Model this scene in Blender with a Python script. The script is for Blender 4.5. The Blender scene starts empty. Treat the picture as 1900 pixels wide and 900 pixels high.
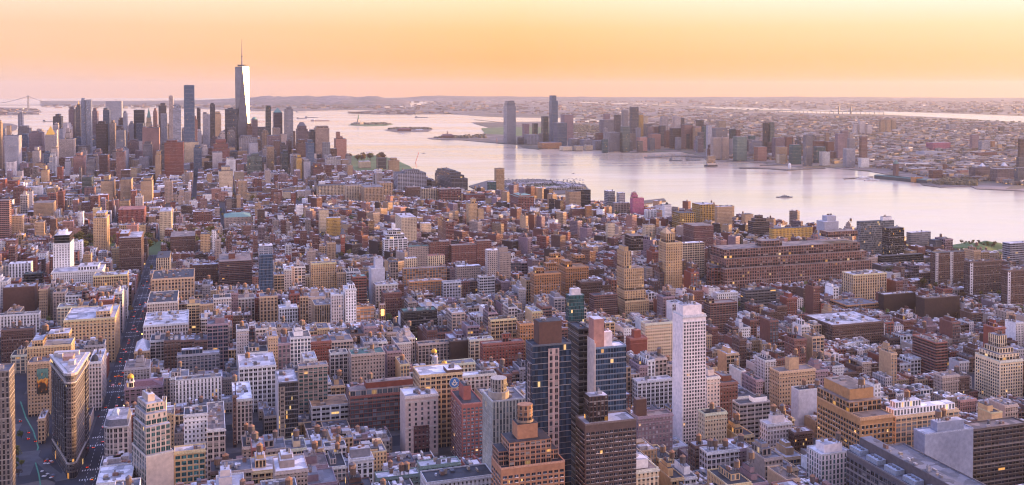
import bpy, math, random
import numpy as np
from mathutils import Vector
random.seed(7); RNG = np.random.default_rng(7)
S = bpy.context.scene; COL = S.collection
# ---------------------------------------------------------------- camera, sky, sun, exposure
HAZE_D = 2.0e-5
F = 1808.; YC = 211.3; PI_ = math.radians(1.5); H0 = 320.; CP, SP = math.cos(PI_), math.sin(PI_)
GA = math.radians(17.5)                       # street grid against the view
cd = bpy.data.cameras.new('camera'); cam = bpy.data.objects.new('camera', cd); COL.objects.link(cam)
cam.location = (0, 0, H0); cam.rotation_euler = (math.radians(90-1.5), 0, 0)
cd.sensor_width = 36; cd.lens = 36*F/1900; cd.shift_y = (YC-450)/1900; cd.clip_start = 1; cd.clip_end = 400000; S.camera = cam
SUN_AZ, SUN_EL = math.radians(68), math.radians(3.6)     # azimuth to the right of the view
sdir = Vector((math.sin(SUN_AZ)*math.cos(SUN_EL), math.cos(SUN_AZ)*math.cos(SUN_EL), math.sin(SUN_EL)))
ld = bpy.data.lights.new('sun', 'SUN'); ld.energy = 5; ld.angle = math.radians(3); ld.color = (1, .52, .13)
lo = bpy.data.objects.new('sun', ld); COL.objects.link(lo); lo.rotation_euler = sdir.to_track_quat('Z', 'Y').to_euler(); lo.location = (0, 0, 900)
W = bpy.data.worlds.new('World'); S.world = W; W.use_nodes = True
nt = W.node_tree; nt.nodes.clear(); N = nt.nodes.new; LK = nt.links.new
def mth(nt, op, a, b=None, c=None, clamp=False):
    n = nt.nodes.new('ShaderNodeMath'); n.operation = op; n.use_clamp = clamp
    for i, v in enumerate((a, b, c)):
        if v is None: continue
        if isinstance(v, (int, float)): n.inputs[i].default_value = v
        else: nt.links.new(v, n.inputs[i])
    return n.outputs[0]
def ramp(nt, fac, stops):
    n = nt.nodes.new('ShaderNodeValToRGB'); e = n.color_ramp.elements
    while len(e) > 1: e.remove(e[-1])
    e[0].position = stops[0][0]; e[0].color = (*stops[0][1], 1)
    for p, c in stops[1:]:
        k = e.new(p); k.color = (*c, 1)
    nt.links.new(fac, n.inputs[0]); return n.outputs[0]
def mixc(nt, fac, a, b, mode='MIX'):
    n = nt.nodes.new('ShaderNodeMix'); n.data_type = 'RGBA'; n.blend_type = mode
    for k, v in ((0, fac), (6, a), (7, b)):
        if isinstance(v, (int, float)): n.inputs[k].default_value = v
        elif isinstance(v, tuple): n.inputs[k].default_value = (*v, 1) if len(v) == 3 else v
        else: nt.links.new(v, n.inputs[k])
    return n.outputs[2]
tc = N('ShaderNodeTexCoord'); sx = N('ShaderNodeSeparateXYZ'); LK(tc.outputs['Generated'], sx.inputs[0])
elev = sx.outputs[2]
side = mth(nt, 'ADD', mth(nt, 'MULTIPLY', sx.outputs[0], math.sin(SUN_AZ)), mth(nt, 'MULTIPLY', sx.outputs[1], math.cos(SUN_AZ)))  # cos to sun
e1 = mth(nt, 'MULTIPLY', elev, 1/.12, clamp=True)
EXPO = 1.15; KS = 1.08/2**EXPO
def sk(L): return [(p, tuple(min(q*KS, 1) for q in c)) for p, c in L]
away = ramp(nt, e1, sk([(0, (.88, .55, .44)), (.12, (.92, .57, .42)), (.25, (.98, .58, .36)), (.5, (1.02, .62, .41)), (.73, (1.02, .77, .58)), (1, (.9, .74, .62))]))
mid = ramp(nt, e1, sk([(0, (.98, .44, .16)), (.12, (1.04, .50, .19)), (.25, (1.06, .50, .18)), (.5, (1.07, .61, .27)), (.73, (1.05, .79, .48)), (1, (.95, .82, .5))]))
near = ramp(nt, e1, sk([(0, (1.0, .52, .24)), (.12, (1.06, .58, .27)), (.25, (1.06, .64, .32)), (.5, (1.06, .80, .50)), (.73, (1.08, 1.0, .86)), (1, (1.1, 1.05, .95))]))
sf = mth(nt, 'MULTIPLY', mth(nt, 'SUBTRACT', side, -.1), 2/.95)
low = mixc(nt, mth(nt, 'SUBTRACT', sf, 1, clamp=True), mixc(nt, mth(nt, 'ADD', sf, 0, clamp=True), away, mid), near)
sky = N('ShaderNodeTexSky'); sky.sky_type = 'NISHITA'; sky.sun_disc = False
sky.sun_elevation = SUN_EL; sky.sun_rotation = SUN_AZ; sky.altitude = 300; sky.dust_density = 2.5
dome = mixc(nt, mth(nt, 'MULTIPLY', elev, 2.0, clamp=True), (.42, .38, .58), (.27, .32, .80))
nsk = mixc(nt, .12, dome, sky.outputs[0], 'ADD')
# clamp the extra glow of the sky near the sun
up = mth(nt, 'MULTIPLY', mth(nt, 'SUBTRACT', elev, .11), 1/.16, clamp=True)
tot = mixc(nt, up, low, nsk)
dt = N('ShaderNodeVectorMath'); dt.operation = 'DOT_PRODUCT'; LK(tc.outputs['Generated'], dt.inputs[0]); dt.inputs[1].default_value = (math.sin(math.radians(92)), math.cos(math.radians(92)), .05)
gw = mth(nt, 'POWER', mth(nt, 'MAXIMUM', dt.outputs['Value'], 0), 7)
gl_ = N('ShaderNodeCombineXYZ'); LK(mth(nt, 'MULTIPLY', gw, 3.9), gl_.inputs[0]); LK(mth(nt, 'MULTIPLY', gw, 2.5), gl_.inputs[1]); LK(mth(nt, 'MULTIPLY', gw, 2.0), gl_.inputs[2])
bk_ = mth(nt, 'MULTIPLY', sx.outputs[1], -1.6, clamp=True)
tot = mixc(nt, mth(nt, 'MULTIPLY', bk_, .8), tot, (.36, .32, .46))
tot = mixc(nt, 1.0, tot, gl_.outputs[0], 'ADD')
tot = mixc(nt, mth(nt, 'MULTIPLY', mth(nt, 'ADD', elev, .014), -60, clamp=True), tot, (.09, .085, .12))
bg = N('ShaderNodeBackground'); LK(tot, bg.inputs[0]); bg.inputs[1].default_value = 1.0
wo = N('ShaderNodeOutputWorld'); LK(bg.outputs[0], wo.inputs[0])
vs = S.view_settings; vs.view_transform = 'Standard'; vs.look = 'None'; vs.gamma = 1; vs.use_curve_mapping = False; vs.exposure = EXPO
S.render.engine = 'CYCLES'; cy = S.cycles
cy.use_denoising = True; cy.max_bounces = 4; cy.diffuse_bounces = 2; cy.glossy_bounces = 2; cy.transmission_bounces = 0
cy.volume_bounces = 0; cy.filter_width = 1.15; cy.use_adaptive_sampling = True; cy.adaptive_threshold = .02; cy.sample_clamp_indirect = 4
try: cy.denoising_prefilter = 'ACCURATE'
except Exception: pass

# ---------------------------------------------------------------- geometry of the place
def proj(X, Y, Z):
    h = H0-Z; D = Y*CP+h*SP; v = h*CP-Y*SP
    return 950+F*X/D, YC+F*v/D
def ground(x, y, Z=0.):
    a = (x-950)/F; b = (y-YC)/F; t = (Z-H0)/(-SP-b*CP)
    return a*t, (CP-b*SP)*t
def ll(lat, lon):
    dx = (lon+73.98594)*84360; dy = (lat-40.74830)*111200; a = math.radians(226.1)
    return dx*math.cos(a)-dy*math.sin(a), dx*math.sin(a)+dy*math.cos(a)
def g2w(s, t, ga=GA): return -s*math.sin(ga)+t*math.cos(ga), s*math.cos(ga)+t*math.sin(ga)
def w2g(X, Y, ga=GA): return -X*math.sin(ga)+Y*math.cos(ga), X*math.cos(ga)+Y*math.sin(ga)
def inside(X, Y, poly):
    X = np.asarray(X, float); Y = np.asarray(Y, float); r = np.zeros(X.shape, bool); n = len(poly)
    for i in range(n):
        x1, y1 = poly[i]; x2, y2 = poly[(i+1) % n]
        if y1 == y2: continue
        c = ((y1 > Y) != (y2 > Y)) & (X < (x2-x1)*(Y-y1)/(y2-y1)+x1); r ^= c
    return r

# ---------------------------------------------------------------- materials
def newmat(name):
    m = bpy.data.materials.new(name); m.use_nodes = True; t = m.node_tree; t.nodes.clear()
    o = t.nodes.new('ShaderNodeOutputMaterial'); b = t.nodes.new('ShaderNodeBsdfPrincipled'); t.links.new(b.outputs[0], o.inputs[0])
    return m, t, b
def noise(t, scale, detail=3, vec=None, rough=.5):
    n = t.nodes.new('ShaderNodeTexNoise'); n.inputs['Scale'].default_value = scale; n.inputs['Detail'].default_value = detail
    n.inputs['Roughness'].default_value = rough
    if vec is not None: t.links.new(vec, n.inputs['Vector'])
    return n.outputs[0]
def geo_pos(t): return t.nodes.new('ShaderNodeNewGeometry').outputs['Position']
def attr(t, name):
    a = t.nodes.new('ShaderNodeAttribute'); a.attribute_name = name; a.attribute_type = 'GEOMETRY'; return a
def facade_material():
    m, t, b = newmat('facade')
    col = attr(t, 'col'); sty = attr(t, 'sty'); gls = attr(t, 'gls')
    uv = t.nodes.new('ShaderNodeUVMap'); uv.uv_map = 'UVMap'
    s = t.nodes.new('ShaderNodeSeparateXYZ'); t.links.new(uv.outputs[0], s.inputs[0])
    c = t.nodes.new('ShaderNodeSeparateColor'); t.links.new(sty.outputs['Color'], c.inputs[0])
    # sty: r = window width share, g = window height share, b = lit share, a = belt ; uv already counts bays and floors
    fu = mth(t, 'FRACT', s.outputs[0]); fv = mth(t, 'FRACT', s.outputs[1])
    au = mth(t, 'ABSOLUTE', mth(t, 'SUBTRACT', fu, .5)); av = mth(t, 'ABSOLUTE', mth(t, 'SUBTRACT', fv, .52))
    fl = mth(t, 'FLOOR', s.outputs[1]); on = mth(t, 'GREATER_THAN', c.outputs[0], .01)
    base = mth(t, 'MULTIPLY', mth(t, 'LESS_THAN', fl, .5), on); topf = mth(t, 'MULTIPLY', mth(t, 'GREATER_THAN', fl, mth(t, 'SUBTRACT', sty.outputs['Alpha'], 1.5)), mth(t, 'LESS_THAN', c.outputs[0], .6))
    wsh = mth(t, 'ADD', c.outputs[0], mth(t, 'MULTIPLY', base, mth(t, 'SUBTRACT', .84, c.outputs[0]))); wsh = mth(t, 'MULTIPLY', wsh, mth(t, 'SUBTRACT', 1, mth(t, 'MULTIPLY', topf, .28)))
    hsh = mth(t, 'ADD', c.outputs[1], mth(t, 'MULTIPLY', base, mth(t, 'SUBTRACT', .78, c.outputs[1])))
    mu = mth(t, 'LESS_THAN', au, mth(t, 'MULTIPLY', wsh, .5)); mv = mth(t, 'LESS_THAN', av, mth(t, 'MULTIPLY', hsh, .5))
    span = mth(t, 'MULTIPLY', mth(t, 'MULTIPLY', mu, mth(t, 'SUBTRACT', 1, mv)), mth(t, 'GREATER_THAN', c.outputs[0], .5))
    fband = mth(t, 'MULTIPLY', mth(t, 'LESS_THAN', mth(t, 'FRACT', mth(t, 'ADD', mth(t, 'MULTIPLY', s.outputs[1], .25), .02)), .045), on)
    mask = mth(t, 'MULTIPLY', mu, mv)
    # mullion in each window, surround around it
    mul = mth(t, 'LESS_THAN', au, mth(t, 'MULTIPLY', c.outputs[0], .05))
    cell = t.nodes.new('ShaderNodeCombineXYZ'); t.links.new(mth(t, 'FLOOR', s.outputs[0]), cell.inputs[0]); t.links.new(mth(t, 'FLOOR', s.outputs[1]), cell.inputs[1])
    wn = t.nodes.new('ShaderNodeTexWhiteNoise'); wn.noise_dimensions = '2D'; t.links.new(cell.outputs[0], wn.inputs['Vector'])
    r1 = wn.outputs['Value']; sc = t.nodes.new('ShaderNodeSeparateColor'); t.links.new(wn.outputs['Color'], sc.inputs[0])
    r2 = sc.outputs[1]; r3 = sc.outputs[2]
    p = geo_pos(t)
    n1 = noise(t, .35, 4, p); n2 = noise(t, .03, 3, p)
    k = mth(t, 'ADD', mth(t, 'MULTIPLY', n1, .5), mth(t, 'MULTIPLY', n2, .5))
    wallc = mixc(t, 1.0, col.outputs['Color'], ramp(t, k, [(.3, (.68, .67, .68)), (.7, (1.3, 1.27, 1.23))]), 'MULTIPLY')
    wallc = mixc(t, mth(t, 'MULTIPLY', span, .38), wallc, (.05, .045, .05)); wallc = mixc(t, mth(t, 'MULTIPLY', fband, .35), wallc, (.55, .5, .46))
    # thin pale sill under each window, darker belt course at each floor line
    sill = mth(t, 'MULTIPLY', mth(t, 'LESS_THAN', mth(t, 'ABSOLUTE', mth(t, 'SUBTRACT', mth(t, 'ADD', fv, mth(t, 'MULTIPLY', c.outputs[1], .5)), .49)), .035), mth(t, 'LESS_THAN', au, mth(t, 'MULTIPLY', c.outputs[0], .58)))
    wallc = mixc(t, mth(t, 'MULTIPLY', sill, .45), wallc, (.5, .47, .43))
    belt = mth(t, 'MULTIPLY', mth(t, 'LESS_THAN', fv, .07), mth(t, 'GREATER_THAN', c.outputs[0], .01))
    wallc = mixc(t, mth(t, 'MULTIPLY', belt, .25), wallc, (.08, .07, .07))
    gv = mixc(t, 1.0, gls.outputs['Color'], ramp(t, r1, [(0, (.3, .3, .34)), (.6, (.7, .7, .7)), (1, (1.5, 1.4, 1.4))]), 'MULTIPLY')
    blind = mth(t, 'MULTIPLY', mth(t, 'MULTIPLY', mth(t, 'GREATER_THAN', r2, .84), mth(t, 'LESS_THAN', c.outputs[0], .78)), mth(t, 'GREATER_THAN', fv, mth(t, 'ADD', .35, mth(t, 'MULTIPLY', r3, .25))))
    gv = mixc(t, mth(t, 'MULTIPLY', blind, .7), gv, (.34, .31, .28))
    gv = mixc(t, mth(t, 'MULTIPLY', mul, .6), gv, mixc(t, .5, col.outputs['Color'], (.2, .2, .2)))
    lit = mth(t, 'MULTIPLY', mth(t, 'LESS_THAN', r3, mth(t, 'ADD', c.outputs[2], mth(t, 'MULTIPLY', base, .06))), mask)
    t.links.new(mixc(t, mask, wallc, gv), b.inputs['Base Color'])
    rg = t.nodes.new('ShaderNodeMapRange'); t.links.new(mask, rg.inputs[0]); rg.inputs[3].default_value = .85; rg.inputs[4].default_value = .12
    t.links.new(rg.outputs[0], b.inputs['Roughness']); b.inputs['Specular IOR Level'].default_value = .38
    t.links.new(mixc(t, r2, (1, .42, .08), (1, .68, .3)), b.inputs['Emission Color'])
    t.links.new(mth(t, 'MULTIPLY', lit, mth(t, 'ADD', .1, mth(t, 'MULTIPLY', r1, .5))), b.inputs['Emission Strength'])
    bp = t.nodes.new('ShaderNodeBump'); bp.invert = True; bp.inputs['Strength'].default_value = .5; bp.inputs['Distance'].default_value = .25
    t.links.new(mask, bp.inputs['Height']); t.links.new(bp.outputs[0], b.inputs['Normal'])
    return m
def roof_material():
    m, t, b = newmat('roofing')
    col = attr(t, 'col'); p = geo_pos(t)
    v = t.nodes.new('ShaderNodeTexVoronoi'); v.inputs['Scale'].default_value = .14; v.distance = 'CHEBYCHEV'; mpp = t.nodes.new('ShaderNodeMapping'); mpp.inputs['Rotation'].default_value = (0, 0, -GA); t.links.new(p, mpp.inputs[0]); t.links.new(mpp.outputs[0], v.inputs['Vector'])
    sc = t.nodes.new('ShaderNodeSeparateColor'); t.links.new(v.outputs['Color'], sc.inputs[0])
    n1 = noise(t, .22, 5, p, .65); n2 = noise(t, 1.3, 3, p)
    k = mth(t, 'ADD', mth(t, 'MULTIPLY', sc.outputs[0], .5), mth(t, 'ADD', mth(t, 'MULTIPLY', n1, .4), mth(t, 'MULTIPLY', n2, .15)))
    c = mixc(t, 1.0, col.outputs['Color'], ramp(t, k, [(.25, (.38, .38, .4)), (.5, (.95, .95, .95)), (.8, (1.6, 1.58, 1.55))]), 'MULTIPLY')
    t.links.new(c, b.inputs['Base Color']); b.inputs['Roughness'].default_value = .7
    return m
def plain_material():
    m, t, b = newmat('painted_and_bare')
    col = attr(t, 'col'); p = geo_pos(t); n1 = noise(t, .8, 4, p)
    t.links.new(mixc(t, 1.0, col.outputs['Color'], ramp(t, n1, [(.3, (.7, .7, .7)), (.7, (1.2, 1.2, 1.2))]), 'MULTIPLY'), b.inputs['Base Color'])
    b.inputs['Roughness'].default_value = .75
    return m
def simple(name, col, rough=.8, var=.25, scale=.1, metal=0, emit=None):
    m, t, b = newmat(name); p = geo_pos(t); n1 = noise(t, scale, 5, p)
    lo_, hi = tuple(c*(1-var) for c in col), tuple(c*(1+var) for c in col)
    t.links.new(ramp(t, n1, [(.3, lo_), (.7, hi)]), b.inputs['Base Color']); b.inputs['Roughness'].default_value = rough; b.inputs['Metallic'].default_value = metal
    if emit: b.inputs['Emission Color'].default_value = (*emit[0], 1); b.inputs['Emission Strength'].default_value = emit[1]
    return m
FAC, ROOF, PLAIN = facade_material(), roof_material(), plain_material()
MATS = [FAC, ROOF, PLAIN]
M_ASPH = simple('asphalt', (.024, .024, .03), .85, .3, .05)
M_PAVE = simple('pavement_concrete', (.07, .068, .072), .85, .25, .12)
M_LINE = simple('road_paint', (.62, .62, .6), .7, .2, .8)
M_GREEN = simple('bike_lane_paint', (.05, .2, .12), .8, .3, .4)
M_GRASS = simple('lawn', (.085, .13, .04), .95, .3, .01)
M_SHORE = simple('shore_ground', (.13, .105, .09), .95, .4, .008)
M_DOCK = simple('dock_timber', (.09, .075, .065), .9, .3, .05)
M_CAR = {k: simple('car_'+k, c, .25, .05, 1) for k, c in dict(dark=(.02, .02, .025), grey=(.2, .2, .21), white=(.65, .65, .65), yellow=(.8, .42, .03), red=(.3, .03, .03)).items()}
M_GLASSD = simple('dark_glass', (.03, .035, .045), .08, .2, 1)
M_TAIL = simple('tail_lamp', (.5, .02, .01), .4, .1, 1, 0, ((1, .06, .02), 2.2))
M_HEAD = simple('head_lamp', (.8, .7, .5), .4, .1, 1, 0, ((1, .75, .4), 3))
M_BARK = simple('bark', (.07, .05, .04), .9)
M_HAZEGREEN = simple('copper_patina', (.15, .30, .25), .6, .2, .2)
M_SHIPG = simple('ship_grey', (.16, .17, .19), .6)
M_SHIPW = simple('ship_white', (.6, .58, .56), .5)
M_SHIPR = simple('ship_red', (.25, .07, .05), .6)
M_STEEL = simple('bridge_steel', (.16, .17, .19), .6)
def leaf_mat(name, a, b_):
    m, t, b = newmat(name); p = geo_pos(t); n1 = noise(t, .6, 3, p)
    t.links.new(ramp(t, n1, [(.35, a), (.65, b_)]), b.inputs['Base Color']); b.inputs['Roughness'].default_value = .9; return m
M_LEAF = [leaf_mat('leaf_olive', (.09, .085, .02), (.2, .18, .04)), leaf_mat('leaf_green', (.04, .06, .02), (.10, .13, .04)), leaf_mat('leaf_russet', (.10, .055, .03), (.2, .12, .05)), leaf_mat('leaf_bare', (.07, .05, .04), (.13, .09, .07))]
def water_material():
    m, t, b = newmat('water')
    p = geo_pos(t); mp = t.nodes.new('ShaderNodeMapping'); mp.inputs['Scale'].default_value = (.3, 1, 1); mp.inputs['Rotation'].default_value = (0, 0, .25); t.links.new(p, mp.inputs[0])
    n1 = noise(t, .012, 5, mp.outputs[0], .6); n2 = noise(t, .0016, 3, mp.outputs[0])
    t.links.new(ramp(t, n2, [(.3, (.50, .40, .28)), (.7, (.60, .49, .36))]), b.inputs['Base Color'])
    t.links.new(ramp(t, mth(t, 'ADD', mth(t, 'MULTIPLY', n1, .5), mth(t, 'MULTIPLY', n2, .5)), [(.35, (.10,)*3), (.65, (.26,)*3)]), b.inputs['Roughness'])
    b.inputs['IOR'].default_value = 1.5
    bp = t.nodes.new('ShaderNodeBump'); bp.inputs['Strength'].default_value = .05; bp.inputs['Distance'].default_value = 4
    t.links.new(n1, bp.inputs['Height']); t.links.new(bp.outputs[0], b.inputs['Normal'])
    return m
M_WATER = water_material()
def land_material(name, cols, scale=.004):
    m, t, b = newmat(name); p = geo_pos(t)
    v = t.nodes.new('ShaderNodeTexVoronoi'); v.inputs['Scale'].default_value = scale*3; t.links.new(p, v.inputs['Vector'])
    sc = t.nodes.new('ShaderNodeSeparateColor'); t.links.new(v.outputs['Color'], sc.inputs[0])
    n1 = noise(t, scale*.25, 6, p, .6)
    k = mth(t, 'ADD', mth(t, 'MULTIPLY', sc.outputs[0], .35), mth(t, 'MULTIPLY', n1, .75))
    t.links.new(ramp(t, k, cols), b.inputs['Base Color']); b.inputs['Roughness'].default_value = .95; return m
M_LAND = land_material('far_shore_land', [(.3, (.05, .06, .035)), (.48, (.09, .08, .055)), (.62, (.13, .10, .09)), (.8, (.26, .22, .2))])

# ---------------------------------------------------------------- mesh builder
# styles: bay, floor height, window width share, window height share
STY = dict(p=(3.1, 3.7, .46, .54), q=(2.5, 3.1, .46, .52), r=(7., 3.8, .93, .46), c=(1.9, 3.9, .88, .8), v=(2.6, 3.8, .52, .86), g=(4.3, 4.0, .72, .62), b=(3.4, 3.0, .8, .5), w=(3.6, 4.2, .6, .68), n=(4, 4, 0, 0))
GL = dict(d=(.02, .023, .034), b=(.018, .04, .075), t=(.02, .08, .085), g=(.12, .15, .17), l=(.20, .25, .31), k=(.012, .014, .02), w=(.3, .3, .33))
JR = random.Random(99)
class MB:
    def __init__(s): s.p = {}; s.raw = []
    def prim(s, n, cx, cy, z0, z1, hx, hy, rot=0., ts=1., sm=2, tm=2, col=(.3,)*3, tcol=None, sty='n', gl='d', lit=.005, win=15, uo=None, ty=None):
        w = STY[sty]; uo = random.randrange(0, 4000) if uo is None else uo
        if sty != 'n': j1, j2, j3 = JR.uniform(.82, 1.3), JR.uniform(.85, 1.22), JR.uniform(.85, 1.15); w = (w[0]*j1, w[1]*JR.uniform(.94, 1.1), min(.95, w[2]*j2), min(.92, w[3]*j3))
        s.p.setdefault(n, []).append((cx, cy, z0, z1, hx, hy, rot, ts, ts if ty is None else ty, sm, tm, *col, *(tcol or col), *w, *GL[gl], lit, win, uo))
    def box(s, x0, x1, y0, y1, z0, z1, **k): s.prim(4, (x0+x1)/2, (y0+y1)/2, z0, z1, (x1-x0)/2, (y1-y0)/2, **k)
    def poly(s, pts, z0, z1, col, sty='n', gl='d', sm=2, tm=2, tcol=None, lit=.005, top=True, pts1=None, win=None):
        """prism over any ground outline (anticlockwise), pts1 = a different outline on top"""
        n = len(pts); q = pts1 or pts; w = STY[sty]; V = [(x, y, z0) for x, y in pts]+[(x, y, z1) for x, y in q]; Fc = []
        nf = max(1, round((z1-z0)/w[1])); u = 0
        for i in range(n):
            j = (i+1) % n; L = math.hypot(pts[j][0]-pts[i][0], pts[j][1]-pts[i][1]); nb = max(1, round(L/w[0])) if L > w[0]*.4 else L/w[0]
            ww = 0 if (win is not None and i not in win) else w[2]
            Fc.append(((i, j, n+j, n+i), [(u, 0), (u+nb, 0), (u+nb, nf), (u, nf)], sm, col, (ww, w[3], lit), GL[gl])); u += nb
        if top: Fc.append((tuple(range(n, 2*n)), [(0, 0)]*n, tm, tcol or col, (0, 0, 0), GL[gl]))
        s.raw.append((V, Fc))
    def build(s, name, parent=None, mats=None):
        vs, ls, st, mi, cc, sy, gg, uv = [], [], [], [], [], [], [], []; off = 0
        for n, L in s.p.items():
            A = np.array(L, float); m = len(A)
            (cx, cy, z0, z1, hx, hy, rot, tsx, tsy, sm, tm) = A[:, :11].T; col = A[:, 11:14]; tcol = A[:, 14:17]; bay, fh, ww, wh = A[:, 17:21].T; gl = A[:, 21:24]; lit, win, uo = A[:, 24:27].T
            if n == 4: lx = np.array([-1, 1, 1, -1.]); ly = np.array([-1, -1, 1, 1.])
            else:
                a = np.arange(n)*2*math.pi/n; lx, ly = np.cos(a), np.sin(a)
            c, s_ = np.cos(rot), np.sin(rot)
            def ring(sx, sy_, z):
                x = lx[None]*(hx*sx)[:, None]; y = ly[None]*(hy*sy_)[:, None]
                return np.stack([cx[:, None]+x*c[:, None]-y*s_[:, None], cy[:, None]+x*s_[:, None]+y*c[:, None], np.repeat(z[:, None], n, 1)], -1)
            V = np.concatenate([ring(np.ones(m), np.ones(m), z0), ring(tsx, tsy, z1)], 1).reshape(-1, 3)
            base = off+np.arange(m)*2*n; nf = np.maximum(1, np.round((z1-z0)/fh)); u = uo.copy()
            for i in range(n):
                j = (i+1) % n
                ls.append(np.stack([base+i, base+j, base+n+j, base+n+i], 1).ravel()); st += [4]*m
                Ln = np.hypot((lx[j]-lx[i])*hx, (ly[j]-ly[i])*hy); nb = np.maximum(1, np.round(Ln/bay)); nb = np.where(n > 4, np.maximum(Ln/bay, .01), nb)
                q = np.stack([u, 0*u, u+nb, 0*u, u+nb, nf, u, nf], 1).reshape(-1, 2); uv.append(q); u = u+nb
                on = ((win.astype(int) >> min(i, 3)) & 1) if n == 4 else np.ones(m)
                mi.append(sm); cc.append(col); sy.append(np.stack([ww*on, wh, lit, nf], 1)); gg.append(gl)
            ls.append((base[:, None]+n+np.arange(n)[None]).ravel()); st += [n]*m; uv.append(np.zeros((m*n, 2)))
            mi.append(tm); cc.append(tcol); sy.append(np.zeros((m, 4))); gg.append(gl)
            vs.append(V); off += len(V)
        for V, Fc in s.raw:
            vs.append(np.array(V, float))
            for f, u4, m_, c_, s4, g_ in Fc:
                ls.append(np.array(f)+off); st.append(len(f)); uv.append(np.array(u4, float)); mi.append(np.array([m_])); cc.append(np.array([c_])); sy.append(np.array([[*s4, 99]])); gg.append(np.array([g_]))
            off += len(V)
        me = bpy.data.meshes.new(name)
        if off:
            vs = np.concatenate(vs); ls = np.concatenate(ls).astype(np.int32); st = np.array(st, np.int32)
            me.vertices.add(len(vs)); me.vertices.foreach_set('co', vs.ravel().astype(np.float32))
            me.loops.add(len(ls)); me.loops.foreach_set('vertex_index', ls)
            me.polygons.add(len(st)); me.polygons.foreach_set('loop_start', np.concatenate([[0], np.cumsum(st)[:-1]]).astype(np.int32))
            mif = np.concatenate(mi).astype(np.int32)
            me.update(calc_edges=True); me.polygons.foreach_set('use_smooth', np.zeros(len(st), bool))
            use = sorted(set(mif.tolist())) if mats is None else None
            if mats is None:
                rm = np.zeros(3, np.int32)
                for k, i in enumerate(use): me.materials.append(MATS[i]); rm[i] = k
                me.polygons.foreach_set('material_index', rm[mif])
            else:
                for m_ in mats: me.materials.append(m_)
                me.polygons.foreach_set('material_index', np.zeros(len(st), np.int32))
            l = me.uv_layers.new(name='UVMap'); l.data.foreach_set('uv', np.concatenate(uv).ravel().astype(np.float32))
            one = np.ones((len(st), 1))
            for nm, d in (('col', cc), ('sty', sy), ('gls', gg)):
                a = me.attributes.new(nm, 'FLOAT_COLOR', 'FACE'); a.data.foreach_set('color', (np.concatenate(d) if nm == 'sty' else np.hstack([np.concatenate(d), one])).ravel().astype(np.float32))
        o = bpy.data.objects.new(name, me); COL.objects.link(o)
        if parent: o.parent = parent
        return o
def empty(name, loc, rz=0.):
    o = bpy.data.objects.new(name, None); o.empty_display_size = 5; COL.objects.link(o); o.location = loc; o.rotation_euler = (0, 0, rz); return o
def tag(o, label=None, cat=None, group=None, kind=None):
    if label: o['label'] = label
    if cat: o['category'] = cat
    if group: o['group'] = group
    if kind: o['kind'] = kind
    return o
def sheet(name, pts, z, mat, kind='structure', thick=0.):
    """a flat area over an outline, with a wall down to z - thick"""
    a = sum(pts[i][0]*pts[(i+1) % len(pts)][1]-pts[(i+1) % len(pts)][0]*pts[i][1] for i in range(len(pts)))
    if a < 0: pts = pts[::-1]
    n = len(pts); me = bpy.data.meshes.new(name)
    from mathutils.geometry import tessellate_polygon
    tri = tessellate_polygon([[Vector((x, y, 0)) for x, y in pts]])
    V = [(x, y, z) for x, y in pts]; Fc = []
    for t in tri:
        a, b, c = [Vector(V[i]) for i in t]
        Fc.append(t if (b-a).cross(c-a).z > 0 else (t[0], t[2], t[1]))
    if thick:
        V += [(x, y, z-thick) for x, y in pts]; Fc += [(i, n+i, n+(i+1) % n, (i+1) % n) for i in range(n)]
    me.from_pydata(V, [], Fc); me.update(); me.materials.append(mat)
    o = bpy.data.objects.new(name, me); COL.objects.link(o)
    if kind: o['kind'] = kind
    return o
def px(*a): return [ground(a[i], a[i+1]) for i in range(0, len(a), 2)]

def tower_glass():
    m, t, b = newmat('reflective_tower_glass'); p = geo_pos(t); sz = t.nodes.new('ShaderNodeSeparateXYZ'); t.links.new(p, sz.inputs[0])
    f = mth(t, 'FRACT', mth(t, 'MULTIPLY', sz.outputs[2], .24)); n1 = noise(t, .05, 3, p)
    t.links.new(mixc(t, mth(t, 'MULTIPLY', mth(t, 'LESS_THAN', f, .25), .35), ramp(t, n1, [(.3, (.17, .175, .21)), (.7, (.23, .235, .27))]), (.12, .13, .17)), b.inputs['Base Color'])
    b.inputs['Metallic'].default_value = .9; b.inputs['Roughness'].default_value = .3; return m
M_TGLASS = tower_glass()

# ---------------------------------------------------------------- water, land, shores
RAD = 34500.
def disc(name, z, mat, r, a0=0, a1=2*math.pi, n=160):
    return sheet(name, [(r*math.cos(a0+(a1-a0)*i/n), r*math.sin(a0+(a1-a0)*i/n)) for i in range(n)], z, mat)
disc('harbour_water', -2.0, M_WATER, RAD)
MAN = [ll(*p) for p in ((40.7600, -73.9580), (40.735, -73.9735), (40.728, -73.9715), (40.720, -73.9735), (40.711, -73.9765), (40.7085, -73.9980), (40.7020, -74.0090), (40.7003, -74.0150), (40.7045, -74.0185), (40.7110, -74.0178), (40.7172, -74.0165), (40.7188, -74.0135), (40.7260, -74.0113), (40.7325, -74.0104), (40.7392, -74.0097), (40.7440, -74.0088), (40.7530, -74.0072), (40.7640, -74.0010), (40.7800, -73.9850))]
manh = sheet('road_asphalt', MAN, 0, M_ASPH, thick=4)
sheet('riverside_park_ground', px(610, 335, 632, 292, 660, 288, 700, 288, 728, 294, 760, 308, 778, 324, 765, 340, 640, 345), -.3, M_GRASS, thick=4)
def far_y(y): return ground(950, y)[1]
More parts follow.
